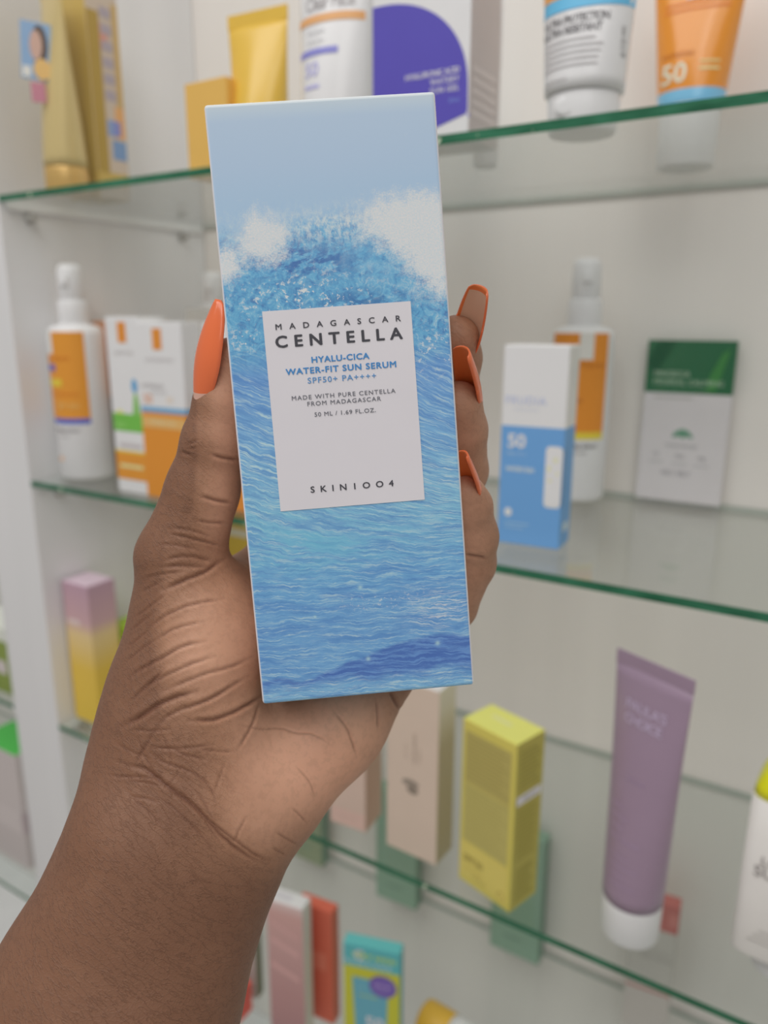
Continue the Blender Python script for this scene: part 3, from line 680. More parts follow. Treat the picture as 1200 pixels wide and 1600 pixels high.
def albK(c): return alb(c, .70)
def ocean_print():
    m = bpy.data.materials.new('ocean_wave_print'); m.use_nodes = True
    N = NT(m); N.k = .70; b = m.node_tree.nodes['Principled BSDF']
    b.inputs['Roughness'].default_value = 0.5; b.inputs['Specular IOR Level'].default_value = 0.3
    tc = N.n('ShaderNodeTexCoord'); sp = N.n('ShaderNodeSeparateXYZ'); m.node_tree.links.new(tc.outputs['Object'], sp.inputs[0])
    x = N.mul(sp.outputs[0], 1000.0); z = N.mul(sp.outputs[2], 1000.0)
    u = N.add(N.mul(x, 1 / 58.0), 0.5); v = N.mul(z, 1 / 155.0)
    P = N.vec(x, z)
    big = N.noise(P, 0.09, 4, 0.6); mid = N.noise(P, 0.28, 5, 0.65); fine = N.noise(P, 0.9, 4, 0.7); vfine = N.noise(P, 2.2, 3, 0.7)
    sky = N.ramp(v, [(.70, (146, 186, 222)), (.82, (158, 186, 216)), (.90, (166, 188, 210)), (.97, (170, 190, 210)), (1.0, (188, 202, 216))])
    water = N.ramp(v, [(0, (128, 180, 214)), (.04, (114, 164, 206)), (.12, (110, 160, 204)), (.20, (110, 164, 206)), (.27, (120, 176, 208)), (.33, (132, 186, 212)),
                       (.45, (122, 172, 212)), (.56, (108, 154, 204)), (.62, (102, 164, 200)), (.68, (94, 156, 194)), (.75, (106, 164, 204)), (.80, (134, 180, 214))])
    # long streaks: slanted on the face of the wave, nearly level on the water below it
    slant = N.mul(N.step(v, .16, .50), .42)
    zz = N.add(z, N.add(N.mul(x, N.add(slant, .05)), N.mul(N.sub(big, .5), 4.5)))
    S1 = N.noise(N.vec(N.mul(x, .045), N.mul(zz, .34), 3.0), 1.0, 4, .6)
    S2 = N.noise(N.vec(N.mul(x, .085), N.mul(zz, 1.15), 9.0), 1.0, 5, .68)
    S3 = N.noise(N.vec(N.mul(x, .17), N.mul(zz, 2.6), 5.0), 1.0, 4, .7)
    c = N.mix(N.mul(N.step(S1, .58, .36), .42), water, albK((78, 124, 188)))
    c = N.mix(N.mul(N.step(S2, .52, .34), .50), c, albK((78, 126, 182)))
    c = N.mix(N.mul(N.step(S3, .50, .34), .30), c, albK((76, 116, 176)))
    hl = N.add(N.mul(S2, .5), N.mul(S3, .5))
    c = N.mix(N.mul(N.step(hl, .49, .62), N.add(.55, N.mul(N.gauss(u, v, .10, .42, .22, .13), .35))), c, albK((186, 212, 232)))
    c = N.mix(N.mul(N.mul(N.step(S3, .52, .66), .50), N.add(N.gauss(u, v, .90, .36, .22, .10), N.gauss(u, v, .5, .02, .8, .02))), c, albK((200, 218, 232)))
    c = N.mix(N.mul(N.mul(N.step(S1, .44, .60), N.gauss(u, v, .25, .28, .40, .05)), .6), c, albK((108, 180, 204)))
    # bright sun streak at lower right, small glints
    c = N.mix(N.mul(N.mul(N.gauss(u, v, .86, .145, .14, .03), N.step(S3, .48, .62)), .85), c, albK((208, 214, 220)))
    c = N.mix(N.mul(N.mul(N.gauss(u, v, .62, .165, .20, .012), N.step(fine, .54, .66)), .9), c, albK((206, 220, 226)))
    # swell near the foot
    wob = N.mul(N.sub(N.noise(N.vec(N.mul(x, .09), N.mul(z, .12), 2.0), 1.0, 3), .5), .035)
    top = N.add(N.add(.040, N.mul(N.step(u, .15, .85), .062)), N.add(wob, N.mul(N.step(u, .86, 1.05), -.012)))
    bot = N.add(N.add(.030, N.mul(u, .006)), N.mul(wob, 1.2))
    inside = N.mul(N.step(N.sub(top, v), -.003, .006), N.step(N.sub(v, bot), -.012, .010))
    swell = N.mix(N.step(S2, .44, .60), albK((72, 104, 172)), albK((98, 138, 196)))
    c = N.mix(N.mul(inside, .88), c, swell)
    # turbulent teal face of the breaking wave
    face = N.mul(N.step(v, .555, .63), 1.0)
    turb = N.noise(P, .34, 6, .7, 1.2)
    tcol = N.ramp(turb, [(.30, (58, 98, 160)), (.42, (84, 144, 190)), (.50, (96, 164, 202)), (.58, (120, 180, 212)), (.70, (196, 218, 232))])
    c = N.mix(N.mul(face, .75), c, tcol)
    dk = N.noise(N.vec(N.mul(x, .16), N.mul(N.sub(z, N.mul(x, .22)), .42), 7.0), 1.0, 4, .65)
    c = N.mix(N.mul(N.mul(N.gauss(u, v, .40, .745, .26, .030), N.step(dk, .44, .56)), .85), c, albK((62, 96, 160)))
    c = N.mix(N.mul(N.mul(N.gauss(u, v, .62, .675, .22, .018), N.step(dk, .46, .56)), .8), c, albK((60, 106, 160)))
    c = N.mix(N.mul(N.mul(N.gauss(u, v, .72, .735, .20, .045), .55), N.step(mid, .35, .6)), c, albK((130, 182, 218)))
    speck = N.mul(N.step(N.add(N.mul(fine, .6), N.mul(mid, .4)), .545, .58), N.add(N.gauss(u, v, .35, .685, .30, .040), N.add(N.gauss(u, v, .08, .625, .07, .018, .9), N.gauss(u, v, .92, .585, .12, .035, .8))))
    c = N.mix(N.m('MINIMUM', N.mul(speck, 1.2), 1.0), c, albK((206, 216, 226)))
    # sky above the crest
    crest = N.add(N.add(.795, N.mul(N.step(u, .05, .55), .018)), N.add(N.mul(N.sub(mid, .5), .05), N.mul(N.sub(vfine, .5), .05)))
    c = N.mix(N.step(N.sub(v, crest), -.030, .022), c, sky)
    # thin spray over the crest and the two thick foam clouds
    spray = N.mul(N.gauss(u, v, .55, .80, .42, .026), N.step(N.noise(N.vec(N.mul(x, .8), N.mul(z, .45)), 1.0, 5, .75), .42, .62))
    c = N.mix(N.mul(spray, .9), c, albK((202, 214, 228)))
    F = N.add(N.add(N.gauss(u, v, .20, .785, .125, .046, 1.20), N.gauss(u, v, .82, .800, .24, .046, 1.15)),
              N.add(N.gauss(u, v, .98, .740, .17, .075, 1.30), N.gauss(u, v, .03, .745, .055, .030, 1.15)))
    F = N.add(F, N.add(N.mul(N.sub(mid, .5), 1.5), N.mul(N.sub(vfine, .5), .9)))
    c = N.mix(N.step(F, .22, 1.05), c, N.mix(N.step(vfine, .62, .40), albK((216, 214, 220)), albK((196, 206, 220))))
    # a few fallen water drops of light
    for (cu, cv, r) in ((.50, .193, .010), (.51, .065, .010), (.84, .082, .011), (.28, .148, .007)):
        c = N.mix(N.mul(N.gauss(u, v, cu, cv, r, r * .374), .75), c, albK((170, 204, 226)))
    # bare paper along the folds
    edge = N.step(N.m('ABSOLUTE', x), 28.35, 28.75)
    c = N.mix(edge, c, albK((208, 206, 210)))
    c = N.mix(N.mul(N.step(z, 153.8, 154.6), .8), c, albK((206, 212, 222)))
    m.node_tree.links.new(c, b.inputs['Base Color'])
    bp = N.n('ShaderNodeBump'); bp.inputs['Strength'].default_value = .03; bp.inputs['Distance'].default_value = .0002
    m.node_tree.links.new(N.noise(P, 6.0, 2), bp.inputs['Height']); m.node_tree.links.new(bp.outputs[0], b.inputs['Normal'])
    return m

hero = thing('serum_box', 'tall light blue sun serum carton with breaking wave print, held in the hand', 'box', (0, 0, 0))
_ax = M_CAM @ BOX_R                      # columns: right, up, away
_o = CAM + M_CAM @ (BOX_T + BOX_R @ np.array([0, -BH / 2, BD / 2]))
hero.matrix_world = Matrix(((_ax[0, 0], _ax[0, 2], _ax[0, 1], _o[0]), (_ax[1, 0], _ax[1, 2], _ax[1, 1], _o[1]), (_ax[2, 0], _ax[2, 2], _ax[2, 1], _o[2]), (0, 0, 0, 1)))
link('body', box_mesh(-BW / 2, BW / 2, -BD / 2, BD / 2, 0, BH, .0009, 3), ocean_print(), hero, True)
for p in hero.children[0].data.polygons: p.use_smooth = False
yf = -BD / 2 - .00012
link('label_panel', poly_mesh([(-.0193, yf, .0521), (.0190, yf, .0521), (.0190, yf, .1038), (-.0193, yf, .1038)]), mat((208, 205, 209), .5, .3, k=.70), hero)
yt = yf - .0001
INK, BLU, GRY = (62, 62, 68), (64, 124, 178), (98, 99, 106)
for s, x0, x1, zb, cap, colr, bold in (('MADAGASCAR', -16.2, 16.1, 98.95, 1.45, INK, .022), ('CENTELLA', -16.5, 16.2, 94.45, 2.90, INK, .036),
        ('HYALU-CICA', -7.7, 7.2, 90.0, 1.50, BLU, .036), ('WATER-FIT SUN SERUM', -14.6, 14.0, 87.35, 1.52, BLU, .036), ('SPF50+ PA++++', -9.2, 8.6, 84.8, 1.45, (78, 130, 178), .010),
        ('MADE WITH PURE CENTELLA', -13.7, 13.35, 80.75, 1.10, GRY, .008), ('FROM MADAGASCAR', -9.8, 9.4, 79.0, 1.10, GRY, .008), ('50 ML / 1.69 FL.OZ.', -8.2, 7.8, 76.15, 1.08, GRY, .008),
        ('SKIN1OO4', -10.9, 11.0, 56.4, 1.62, INK, .022)):
    put_text(hero, s, (x0 + x1) / 2000, zb / 1000, yt, cap / 1000, colr, (x1 - x0) / 1000, bold=bold, wide=1.12)

# ------------------------------------------------------------------ the hand
# everything in millimetres in photo axes (right, up, away from the lens); depths follow the box it grips
def PX(px, py, Z): return np.array([(px - 600) / F_PX * Z, (800 - py) / F_PX * Z, Z])

def rcone(p, a, b, ra, rb, n=None, s=1.0):
    """round cone from a to b, flattened by s along n"""
    q = p - a; ba = b - a
    if n is not None and s != 1.0:
        n = n - ba * (n @ ba) / (ba @ ba + 1e-9); n = n / np.linalg.norm(n)
        q = q + np.outer(q @ n, n) * (1 / s - 1)
    t = np.clip((q @ ba) / (ba @ ba), 0, 1)
    d = np.linalg.norm(q - t[:, None] * ba, axis=1) - (ra + (rb - ra) * t)
    return d * (0.5 + 0.5 * s)
def smin(a, b, k):
    h = np.clip(0.5 + 0.5 * (b - a) / k, 0, 1)
    return b + (a - b) * h - k * h * (1 - h)
AWAY = np.array([0, 0, 1.0])
def chain(p, pts, k=2.5, n=None, s=1.0):
    d = None
    for (a, ra), (b, rb) in zip(pts[:-1], pts[1:]):
        e = rcone(p, a, b, ra, rb, n, s); d = e if d is None else smin(d, e, k)
    return d
WR = PX(303, 1258, 224); F1 = PX(176, 1572, 214); ELB = F1 + (F1 - WR) * 2.3 + np.array([0, 0, -10])
PALM_N = np.array([0.10, 0.45, 0.89])
THUMB = [(PX(305, 1010, 232), 19.5), (PX(283, 872, 229), 13.0), (PX(317, 765, 226), 10.4), (PX(334, 690, 223), 8.9), (PX(350, 628, 221), 8.2), (PX(362, 566, 219), 7.0)]
FINGERS = {
 'index': [(PX(446, 868, 262), 11.0), (PX(505, 705, 260), 9.4), (PX(585, 605, 256), 8.4), (PX(635, 545, 252), 7.0)],
 'middle': [(PX(515, 890, 261), 11.2), (PX(640, 740, 259), 9.6), (PX(706, 622, 247), 8.3), (PX(712, 560, 234), 7.8), (PX(713, 530, 226), 7.0)],
 'ring': [(PX(575, 935, 259), 10.8), (PX(690, 835, 256), 9.0), (PX(722, 735, 241), 8.0), (PX(720, 672, 230), 7.8), (PX(718, 632, 223), 6.8)],
 'pinky': [(PX(612, 995, 256), 10.2), (PX(706, 946, 247), 8.0), (PX(735, 880, 238), 7.7), (PX(737, 838, 232), 7.9), (PX(733, 790, 225), 6.6), (PX(729, 772, 222), 5.6)],
}
def palm_sdf(p):
    d = rcone(p, ELB, F1, 43, 34.2, AWAY, .80)
    d = smin(d, rcone(p, F1, WR, 34.2, 30.0, AWAY, .74), 6)
    d = smin(d, rcone(p, WR, PX(335, 1195, 232), 30.0, 29.0, PALM_N, .60), 8)
    d = smin(d, rcone(p, PX(345, 1180, 239), PX(518, 965, 264), 30.0, 29.5, PALM_N, .42), 9)
    d = smin(d, rcone(p, PX(432, 1228, 236), PX(520, 1130, 245), 17.0, 16.0, PALM_N, .95), 9)       # heel on the little-finger side
    d = smin(d, rcone(p, PX(520, 1130, 245), PX(602, 1035, 255), 15.5, 12.5), 8)
    d = smin(d, rcone(p, PX(288, 1112, 226), PX(316, 985, 232), 20.5, 20.5, np.array([.3, .1, .95]), .92), 10)       # ball of the thumb
    d = smin(d, rcone(p, PX(316, 985, 234), PX(430, 880, 258), 13.0, 10.0), 9)      # web
    d = smin(d, rcone(p, PX(245, 1185, 230), PX(262, 1080, 230), 17.0, 16.0), 10)
    d = smin(d, rcone(p, PX(205, 1330, 214), PX(190, 1420, 210), 12.0, 12.0), 14)
    return d
BXL = np.array([BW / 2, BH / 2, BD / 2]) * 1000
def box_sdf(p):
    q = (p - BOX_T * 1000) @ BOX_R; q = q - np.array([0, 0, BXL[2]])
    e = np.abs(q) - BXL
    return np.linalg.norm(np.maximum(e, 0), axis=1) + np.minimum(e.max(1), 0)
_BB = {k: (np.min([q[0] - q[1] - 14 for q in c], 0), np.max([q[0] + q[1] + 14 for q in c], 0)) for k, c in list(FINGERS.items()) + [('thumb', THUMB)]}
def near(p, k):
    lo_, hi_ = _BB[k]; a, b = p.min(0), p.max(0)
    return bool(np.all(b > lo_) and np.all(a < hi_))
def hand_sdf(p):
    P0 = palm_sdf(p); d = P0
    if near(p, 'thumb'): d = smin(P0, chain(p, THUMB, 3.0), 7)
    for k in FINGERS:
        if near(p, k): d = np.minimum(d, smin(P0, chain(p, FINGERS[k], 2.0), 6))
    return np.maximum(d, 0.25 - box_sdf(p))

def surface_nets(sdf, lo, hi, h, nb=8):
    B = h * nb
    n = np.ceil((hi - lo) / B).astype(int)
    ii = np.stack(np.meshgrid(*[np.arange(k) for k in n], indexing='ij'), -1).reshape(-1, 3)
    ctr = lo + (ii + .5) * B
    d = np.concatenate([sdf(c) for c in np.array_split(ctr, max(1, len(ctr) // 100000))])
    act = ii[np.abs(d) < B * 1.7]
    G = (n * nb + 4).astype(np.int64)
    def gid(c): return (c[..., 0] * G[1] + c[..., 1]) * G[2] + c[..., 2]
    loc = np.stack(np.meshgrid(*[np.arange(nb + 1)] * 3, indexing='ij'), -1)
    off = np.array([[(k >> 2) & 1, (k >> 1) & 1, k & 1] for k in range(8)])
    ids, pos, quads = [], [], []
    for ch in np.array_split(act, max(1, len(act) // 120)):
        base = ch[:, None, None, None, :] * nb + loc[None]
        val = sdf((lo + base.reshape(-1, 3) * h)).reshape(base.shape[:-1])
        ins = val < 0
        corners = [val[:, o[0]:nb + o[0], o[1]:nb + o[1], o[2]:nb + o[2]] for o in off]
        cs = np.stack(corners, -1); ci = cs < 0
        mixed = ci.any(-1) & ~ci.all(-1)
        bi, xi, yi, zi = np.nonzero(mixed)
        cv = cs[bi, xi, yi, zi]
        acc = np.zeros((len(bi), 3)); cnt = np.zeros(len(bi))
        for a in range(8):
            for ax in range(3):
                b = a | (4 >> ax)
                if b == a: continue
                va, vb = cv[:, a], cv[:, b]; m_ = (va < 0) != (vb < 0)
                t = np.where(m_, va / np.where(m_, va - vb, 1), 0)
                pt = off[a] + t[:, None] * (off[b] - off[a])
                acc += pt * m_[:, None]; cnt += m_
        cell = ch[bi] * nb + np.stack([xi, yi, zi], 1)
        ids.append(gid(cell)); pos.append(lo + (cell + acc / cnt[:, None]) * h)
        for ax in range(3):
            o = [0, 0, 0]; o[ax] = 1
            a_ = ins[:, :nb, :nb, :nb]; b_ = ins[:, o[0]:nb + o[0], o[1]:nb + o[1], o[2]:nb + o[2]]
            bi, xi, yi, zi = np.nonzero(a_ != b_)
            flip = a_[bi, xi, yi, zi]
            g = ch[bi] * nb + np.stack([xi, yi, zi], 1)
            e1 = np.zeros(3, int); e2 = np.zeros(3, int); e1[(ax + 1) % 3] = 1; e2[(ax + 2) % 3] = 1
            q = np.stack([gid(g - e1 - e2), gid(g - e2), gid(g), gid(g - e1)], 1)
            q[~flip] = q[~flip][:, ::-1]
            quads.append(q)
    ids = np.concatenate(ids); pos = np.concatenate(pos); quads = np.concatenate(quads)
    order = np.argsort(ids); sid = ids[order]
    k = np.searchsorted(sid, quads); k = np.minimum(k, len(sid) - 1)
    ok = (sid[k] == quads).all(1)
    return pos[order], k[ok]

HLO = np.array([-175.0, -360.0, 130.0]); HHI = np.array([45.0, 60.0, 300.0])
HV, HQ = surface_nets(hand_sdf, HLO, HHI, 0.48)
print('hand verts', len(HV), 'quads', len(HQ))

# normals
def normals(V, Q):
    nf = np.cross(V[Q[:, 2]] - V[Q[:, 0]], V[Q[:, 3]] - V[Q[:, 1]])
    nv = np.zeros_like(V)
    for k in range(4): np.add.at(nv, Q[:, k], nf)
    return nv / (np.linalg.norm(nv, axis=1, keepdims=True) + 1e-12)
NV = normals(HV, HQ)

# skin folds, traced as lines on the visible side of the hand: (points, depth mm, half width mm)
CREASES = [
 ([(255,922),(290,906),(320,894),(340,880),(352,873)], .75, .8), ([(255,877),(275,870),(300,869),(320,874),(338,878)], .4, .6), ([(252,886),(280,884),(305,885),(327,887)], .4, .6),
 ([(246,851),(275,851),(310,859)], .3, .5), ([(262,834),(290,839),(325,849)], .3, .5), ([(232,982),(257,962),(290,947),(320,940),(350,936)], .4, .6), ([(242,1002),(262,987),(290,977),(317,971)], .3, .6),
 ([(200,1060),(225,1042),(255,1027),(280,1012),(300,1006),(322,1002)], .5, .7), ([(215,1085),(237,1067),(270,1050),(300,1037),(337,1025)], .4, .7), ([(255,1080),(290,1065),(325,1051),(362,1042),(396,1026)], .4, .7),
 ([(192,1135),(222,1119),(247,1101),(275,1089),(310,1080)], .85, .9), ([(290,1107),(325,1094),(362,1072),(390,1055)], .3, .7), ([(202,1097),(232,1070),(257,1045)], .35, .6),
 ([(245,1140),(257,1122),(280,1109),(310,1100),(340,1087),(370,1067)], .5, .7), ([(295,1126),(335,1125),(370,1111),(400,1094),(414,1083)], .8, .8), ([(405,1097),(397,1127),(382,1155),(370,1172)], .35, .6),
 ([(230,1166),(250,1169),(285,1170),(310,1167),(335,1162)], .35, .5), ([(267,1170),(290,1180),(325,1187)], .3, .5), ([(310,1170),(340,1174),(365,1174)], .3, .5), ([(207,1140),(240,1142),(270,1139)], .3, .5),
 ([(185,1190),(202,1197),(227,1200),(250,1220),(270,1235),(290,1250),(310,1265),(325,1282),(345,1305),(365,1322),(390,1340),(418,1351)], .7, .8), ([(312,1270),(340,1292),(370,1315),(400,1337),(428,1347)], .5, .6),
 ([(232,1175),(257,1192),(290,1202),(310,1212),(325,1225),(335,1242),(337,1265)], .35, .5), ([(165,1210),(187,1214),(217,1214),(255,1216)], .3, .5), ([(202,1222),(227,1222),(257,1230)], .25, .5), ([(202,1245),(225,1247),(250,1255)], .25, .5),
 ([(307,1235),(320,1255),(335,1285)], .25, .5), ([(210,1195),(225,1170),(245,1137)], .35, .6), ([(608,1080),(617,1095),(625,1109)], .7, .8), ([(587,1093),(589,1117),(590,1140)], .35, .6), ([(520,1110),(542,1137),(550,1160),(557,1184)], .35, .6),
 ([(370,1132),(410,1140),(440,1137),(462,1146),(485,1146),(505,1156),(520,1166)], .25, .5), ([(455,1262),(467,1271),(480,1286)], .3, .5), ([(430,1300),(455,1315),(467,1321)], .3, .5), ([(425,1325),(447,1337)], .3, .5), ([(462,1197),(485,1222),(492,1245)], .2, .5),
 ([(330,709),(349,717),(374,718)], .6, .7), ([(313,775),(336,782),(362,786)], .6, .7), ([(306,813),(327,817),(354,818)], .35, .6), ([(270,824),(306,830),(327,838)], .3, .5), ([(268,836),(289,838),(327,849),(350,853)], .35, .5),
 ([(283,706),(298,711)], .5, .6), ([(289,696),(310,687)], .3, .5), ([(287,702),(306,700)], .3, .4), ([(726,866),(740,869),(760,872)], .6, .7),
 ([(210,965),(245,940),(262,925)], .25, .5), ([(205,985),(240,957)], .25, .5), ([(200,1010),(232,985)], .25, .5), ([(195,1035),(228,1008),(245,998)], .25, .5), ([(222,905),(250,897),(285,893)], .25, .5), ([(220,925),(250,910)], .25, .5),
 ([(180,1160),(205,1175),(235,1185)], .25, .5), ([(215,1150),(225,1180),(240,1205)], .25, .5), ([(255,1150),(268,1180),(266,1205)], .25, .5), ([(285,1200),(265,1225),(255,1235)], .2, .4), ([(352,1190),(343,1215),(335,1240)], .2, .5),
 ([(270,1225),(300,1255),(325,1290),(350,1325)], .25, .5), ([(240,1240),(280,1270),(310,1300),(340,1340)], .22, .5), ([(385,1275),(372,1300),(366,1318)], .2, .5), ([(190,1230),(225,1260),(262,1300)], .18, .5),
]
pxv = np.stack([600 + F_PX * HV[:, 0] / HV[:, 2], 800 - F_PX * HV[:, 1] / HV[:, 2]], 1)
front = NV[:, 2] < 0.25
disp = np.zeros(len(HV)); crs = np.zeros(len(HV))
def seg_dist(p, a, b):
    ba = b - a; t = np.clip(((p - a) @ ba) / (ba @ ba), 0, 1)
    return np.linalg.norm(p - a - t[:, None] * ba, axis=1), t
rng = np.random.RandomState(4)
for pts, dep, wid in CREASES:
    pts = np.array(pts, float)
    # resample with a little wander
    L = np.r_[0, np.cumsum(np.linalg.norm(np.diff(pts, axis=0), axis=1))]; n_ = max(4, int(L[-1] / 7)); tt = np.linspace(0, L[-1], n_)
    pp = np.stack([np.interp(tt, L, pts[:, 0]), np.interp(tt, L, pts[:, 1])], 1)
    pp[1:-1] = pp[1:-1] * .5 + (pp[:-2] + pp[2:]) * .25 + rng.randn(n_ - 2, 2) * .25
    box_ = (pxv[:, 0] > pp[:, 0].min() - 25) & (pxv[:, 0] < pp[:, 0].max() + 25) & (pxv[:, 1] > pp[:, 1].min() - 25) & (pxv[:, 1] < pp[:, 1].max() + 25) & front
    idx = np.nonzero(box_)[0]
    if len(idx) == 0: continue
    best = np.full(len(idx), 1e9); bt = np.zeros(len(idx))
    for k in range(n_ - 1):
        dd, t = seg_dist(pxv[idx], pp[k], pp[k + 1]); m_ = dd < best
        best[m_] = dd[m_]; bt[m_] = (k + t[m_]) / (n_ - 1)
    mm = best * HV[idx, 2] / F_PX; wid = wid * .72
    fade = np.clip(np.minimum(bt, 1 - bt) * 5, .25, 1)
    g = np.exp(-(mm / wid) ** 2) * fade; g2 = np.exp(-((mm - wid * 2.2) / (wid * 1.5)) ** 2) * fade
    disp[idx] += -dep * .8 * g + dep * .25 * g2
    crs[idx] = np.maximum(crs[idx], np.exp(-(mm / (wid * .8)) ** 2) * fade * min(1, .25 + dep))
HV = HV + NV * disp[:, None]

# pigment plus a highlight painted on the palm's heel: the palm is paler than the back of the hand, the thumb's outer side and the forearm
def g2(cx, cy, sx, sy): return np.exp(-((pxv[:, 0] - cx) / sx) ** 2 - ((pxv[:, 1] - cy) / sy) ** 2)
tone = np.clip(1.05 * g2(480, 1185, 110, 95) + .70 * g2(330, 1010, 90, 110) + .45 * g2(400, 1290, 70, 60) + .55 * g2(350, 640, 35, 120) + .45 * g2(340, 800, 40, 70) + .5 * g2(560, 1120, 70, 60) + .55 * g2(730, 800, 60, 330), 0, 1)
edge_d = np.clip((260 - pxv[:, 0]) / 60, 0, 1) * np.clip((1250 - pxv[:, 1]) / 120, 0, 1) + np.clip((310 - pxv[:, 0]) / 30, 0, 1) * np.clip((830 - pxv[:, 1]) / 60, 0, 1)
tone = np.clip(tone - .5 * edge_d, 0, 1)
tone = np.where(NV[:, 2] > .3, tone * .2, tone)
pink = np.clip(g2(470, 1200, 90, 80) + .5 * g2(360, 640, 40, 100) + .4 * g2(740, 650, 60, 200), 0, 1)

def skin_mat():
    m = bpy.data.materials.new('brown_skin'); m.use_nodes = True
    N = NT(m); N.k = .56; b = m.node_tree.nodes['Principled BSDF']; L = m.node_tree.links
    def at(nm):
        a = N.n('ShaderNodeAttribute'); a.attribute_name = nm; return a
    tone_ = at('tone').outputs['Fac']; cr_ = at('crease').outputs['Fac']; pk = at('pink').outputs['Fac']; pos = at('rest').outputs['Vector']
    n1 = N.noise(pos, .08, 3, .6); n2 = N.noise(pos, .45, 3, .6)
    mp = N.n('ShaderNodeMapping', vector_type='TEXTURE'); mp.inputs['Rotation'].default_value = (0, 0, math.radians(-40)); mp.inputs['Scale'].default_value = (9.0, 1.9, 3.0); L.new(pos, mp.inputs[0])
    w1 = N.noise(mp.outputs[0], 1.0, 3, .6, .15)
    mp2 = N.n('ShaderNodeMapping', vector_type='TEXTURE'); mp2.inputs['Rotation'].default_value = (0, 0, math.radians(25)); mp2.inputs['Scale'].default_value = (5.0, 1.7, 2.5); L.new(pos, mp2.inputs[0])
    w2 = N.noise(mp2.outputs[0], 1.0, 2, .6, .15)
    vo = N.n('ShaderNodeTexVoronoi', feature='DISTANCE_TO_EDGE'); vo.inputs['Scale'].default_value = .85; L.new(pos, vo.inputs['Vector'])
    t2 = N.add(tone_, N.mul(N.sub(n1, .5), .30))
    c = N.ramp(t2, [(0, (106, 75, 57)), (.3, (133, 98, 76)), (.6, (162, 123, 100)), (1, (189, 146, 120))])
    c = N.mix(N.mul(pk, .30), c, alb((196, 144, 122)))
    c = N.mix(N.mul(N.step(n2, .55, .35), .10), c, alb((92, 62, 46)))
    def ridge(w, r): return N.step(N.m('ABSOLUTE', N.sub(w, .5)), r, 0.0)
    lines = N.m('MINIMUM', N.add(ridge(w1, .035), N.mul(ridge(w2, .03), .18)), 1.0)
    fadep = N.m('MAXIMUM', N.sub(1.0, N.mul(tone_, 1.6)), 0.0)
    c = N.mix(N.mul(N.mul(lines, .20), fadep), c, alb((62, 40, 30)))
    c = N.mix(N.mul(cr_, .72), c, alb((84, 50, 37)))
    L.new(c, b.inputs['Base Color'])
    b.inputs['Roughness'].default_value = .50; b.inputs['Specular IOR Level'].default_value = .35
    b.inputs['Subsurface Weight'].default_value = .10; b.inputs['Subsurface Radius'].default_value = (.0020, .0009, .0005); b.inputs['Subsurface Scale'].default_value = 1.0
    hgt = N.sub(N.mul(N.step(vo.outputs['Distance'], 0.0, .12), .22), N.mul(lines, .55))
    hgt = N.mul(N.add(hgt, N.mul(n2, .15)), N.m('MAXIMUM', N.sub(1.0, N.mul(tone_, 1.4)), .08))
    bp = N.n('ShaderNodeBump'); bp.inputs['Strength'].default_value = .45; bp.inputs['Distance'].default_value = .0004
    L.new(hgt, bp.inputs['Height']); L.new(bp.outputs[0], b.inputs['Normal'])
    return m

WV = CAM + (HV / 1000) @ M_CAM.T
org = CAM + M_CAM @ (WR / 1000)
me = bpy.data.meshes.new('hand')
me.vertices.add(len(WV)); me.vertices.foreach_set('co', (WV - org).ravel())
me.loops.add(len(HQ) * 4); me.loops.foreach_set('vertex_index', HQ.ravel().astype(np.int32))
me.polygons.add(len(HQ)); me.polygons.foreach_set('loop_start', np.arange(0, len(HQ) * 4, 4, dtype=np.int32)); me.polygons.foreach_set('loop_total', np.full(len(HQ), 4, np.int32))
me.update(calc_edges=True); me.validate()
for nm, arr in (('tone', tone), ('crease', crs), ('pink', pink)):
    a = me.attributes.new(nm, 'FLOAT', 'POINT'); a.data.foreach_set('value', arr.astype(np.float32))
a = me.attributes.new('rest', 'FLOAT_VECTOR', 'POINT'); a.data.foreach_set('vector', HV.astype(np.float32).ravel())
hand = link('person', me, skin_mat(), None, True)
hand.location = org
hand['label'] = 'left hand and bare forearm with long orange nails, palm forward, gripping the blue box'
hand['category'] = 'person'

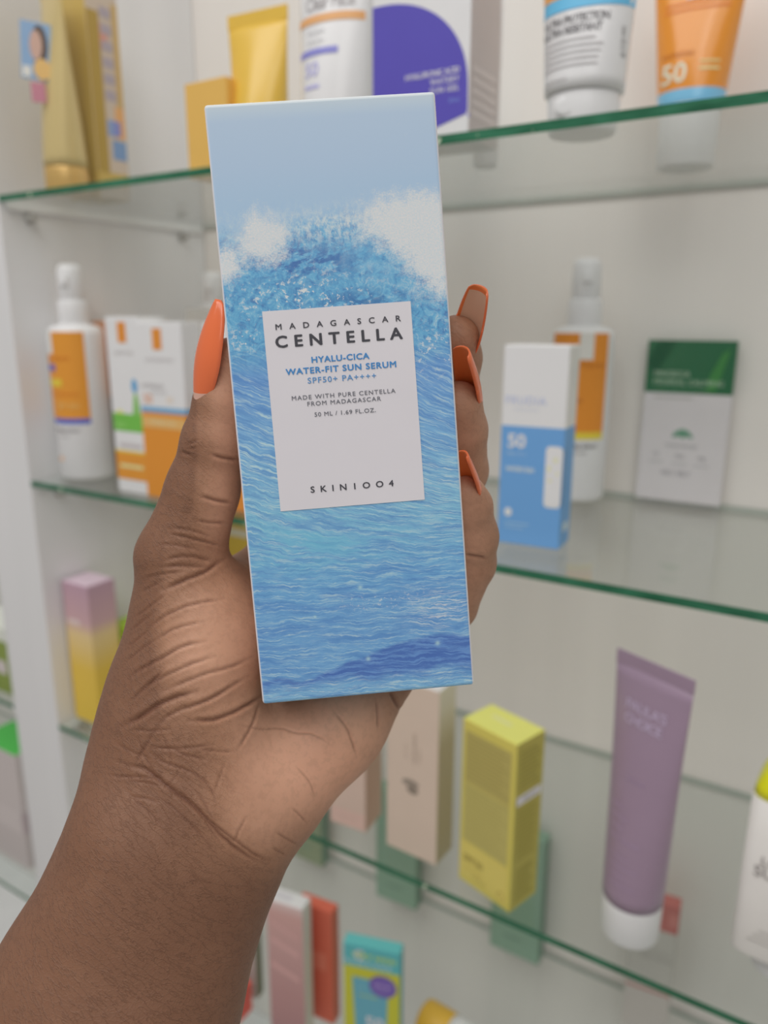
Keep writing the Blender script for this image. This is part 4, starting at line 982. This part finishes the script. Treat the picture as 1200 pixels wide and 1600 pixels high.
# nails: curved shells rooted in the fingertips; polish outside, bare nail below and a bare strip at the cuticle
POLISH = mat((246, 124, 74), .16, .6, k=1); POLISH_IN = mat((247, 134, 72), .3, k=1)
BARE = mat((190, 150, 134), .3); PALE = mat((234, 198, 170), .35, k=1)
def nail(B, T, nrm, w0, wmax, arc, bend, inner, label=None, bare=.12, tipw=.35, wpos=.45, rim=False):
    B, T, nrm = map(np.asarray, (B, T, nrm)); ax = T - B; Ln = np.linalg.norm(ax); ax = ax / Ln
    nrm = nrm - ax * (nrm @ ax); nrm = nrm / np.linalg.norm(nrm); sd = np.cross(ax, nrm)
    nu, nvv = 15, 26; rows_o, rows_i = [], []
    for j in range(nvv):
        v = j / (nvv - 1)
        w = w0 + (wmax - w0) * math.sin(min(v / wpos, 1) * math.pi / 2) if v < wpos else wmax * (tipw + (1 - tipw) * math.cos((v - wpos) / (1 - wpos) * math.pi / 2) ** .7)
        if v > .96: w *= .86
        for lst, off in ((rows_o, .0), (rows_i, -.55)):
            for i in range(nu):
                u = -1 + 2 * i / (nu - 1); th = u * arc / 2; R = (wmax / 2) / math.sin(arc / 2); k = w / wmax
                roundoff = 0.0
                if v < .2: roundoff = (1 - (1 - (v / .2)) ** 2) 
                base_shift = (u * u) * (1 - v) * w0 * .22
                p = B + ax * (v * Ln + (base_shift if v < .5 else 0)) + sd * math.sin(th) * (R + off) * k + nrm * ((math.cos(th) - 1) * (R + off) * k + off * .0 + bend * math.sin(v * math.pi) + off)
                lst.append(p)
    V = np.array(rows_o + rows_i); n1 = nu * nvv; Fc = []; mi = []
    for j in range(nvv - 1):
        for i in range(nu - 1):
            a = j * nu + i
            Fc.append((a, a + 1, a + nu + 1, a + nu)); mi.append(2 if (j + .5) / (nvv - 1) < bare else 0)
            Fc.append((n1 + a, n1 + a + nu, n1 + a + nu + 1, n1 + a + 1)); mi.append(1 if not rim or (1 <= i < nu - 2 and j < nvv - 3) else 3)
    for j in range(nvv - 1):
        for i in (0, nu - 1):
            a = j * nu + i; Fc.append((a, a + nu, n1 + a + nu, n1 + a)); mi.append(0)
    for i in range(nu - 1):
        a = (nvv - 1) * nu + i; Fc.append((a, a + 1, n1 + a + 1, n1 + a)); mi.append(0)
        Fc.append((i, n1 + i, n1 + i + 1, i + 1)); mi.append(0)
    Wp = CAM + (V / 1000) @ M_CAM.T - org
    mm = bpy.data.meshes.new('nail'); mm.from_pydata(Wp.tolist(), [], Fc); mm.update()
    o = link('nail', mm, [POLISH, inner, BARE, POLISH_IN], hand, True)
    for p, k in zip(mm.polygons, mi): p.material_index = k
    bm = bmesh.new(); bm.from_mesh(mm); bmesh.ops.recalc_face_normals(bm, faces=bm.faces); bm.to_mesh(mm); bm.free()
    if label: o['label'] = label
    return o
TN = np.array([-.76, 0, -.65])
nail(PX(346, 646, 221.5) + TN * 8.2, PX(337, 467, 211), TN, 6.0, 13.2, 2.0, 2.2, POLISH_IN, 'long glossy orange thumb nail', bare=.18, tipw=.25)
nail(PX(733, 548, 231), PX(757, 448, 214), (.62, .22, .75), 8.5, 10.5, 2.5, .5, PALE, 'orange nail seen from its pale underside', bare=.05, tipw=.62, wpos=.3, rim=True)
nail(PX(750, 632, 229), PX(731, 543, 208), (.78, .2, .59), 9.0, 11.0, 2.5, .8, POLISH_IN, 'long glossy orange nail above the shorter one', bare=.05, tipw=.58, wpos=.35)
nail(PX(754, 785, 228), PX(729, 705, 209), (.80, .2, .57), 7.0, 8.4, 2.4, .7, POLISH_IN, 'short orange nail with bare base', bare=.30, tipw=.5, wpos=.35)
nail(PX(640, 550, 259), PX(668, 500, 254), (.2, .1, .97), 8.0, 9.5, 2.2, .8, POLISH_IN, 'orange nail hidden behind the box', bare=.1, tipw=.5)
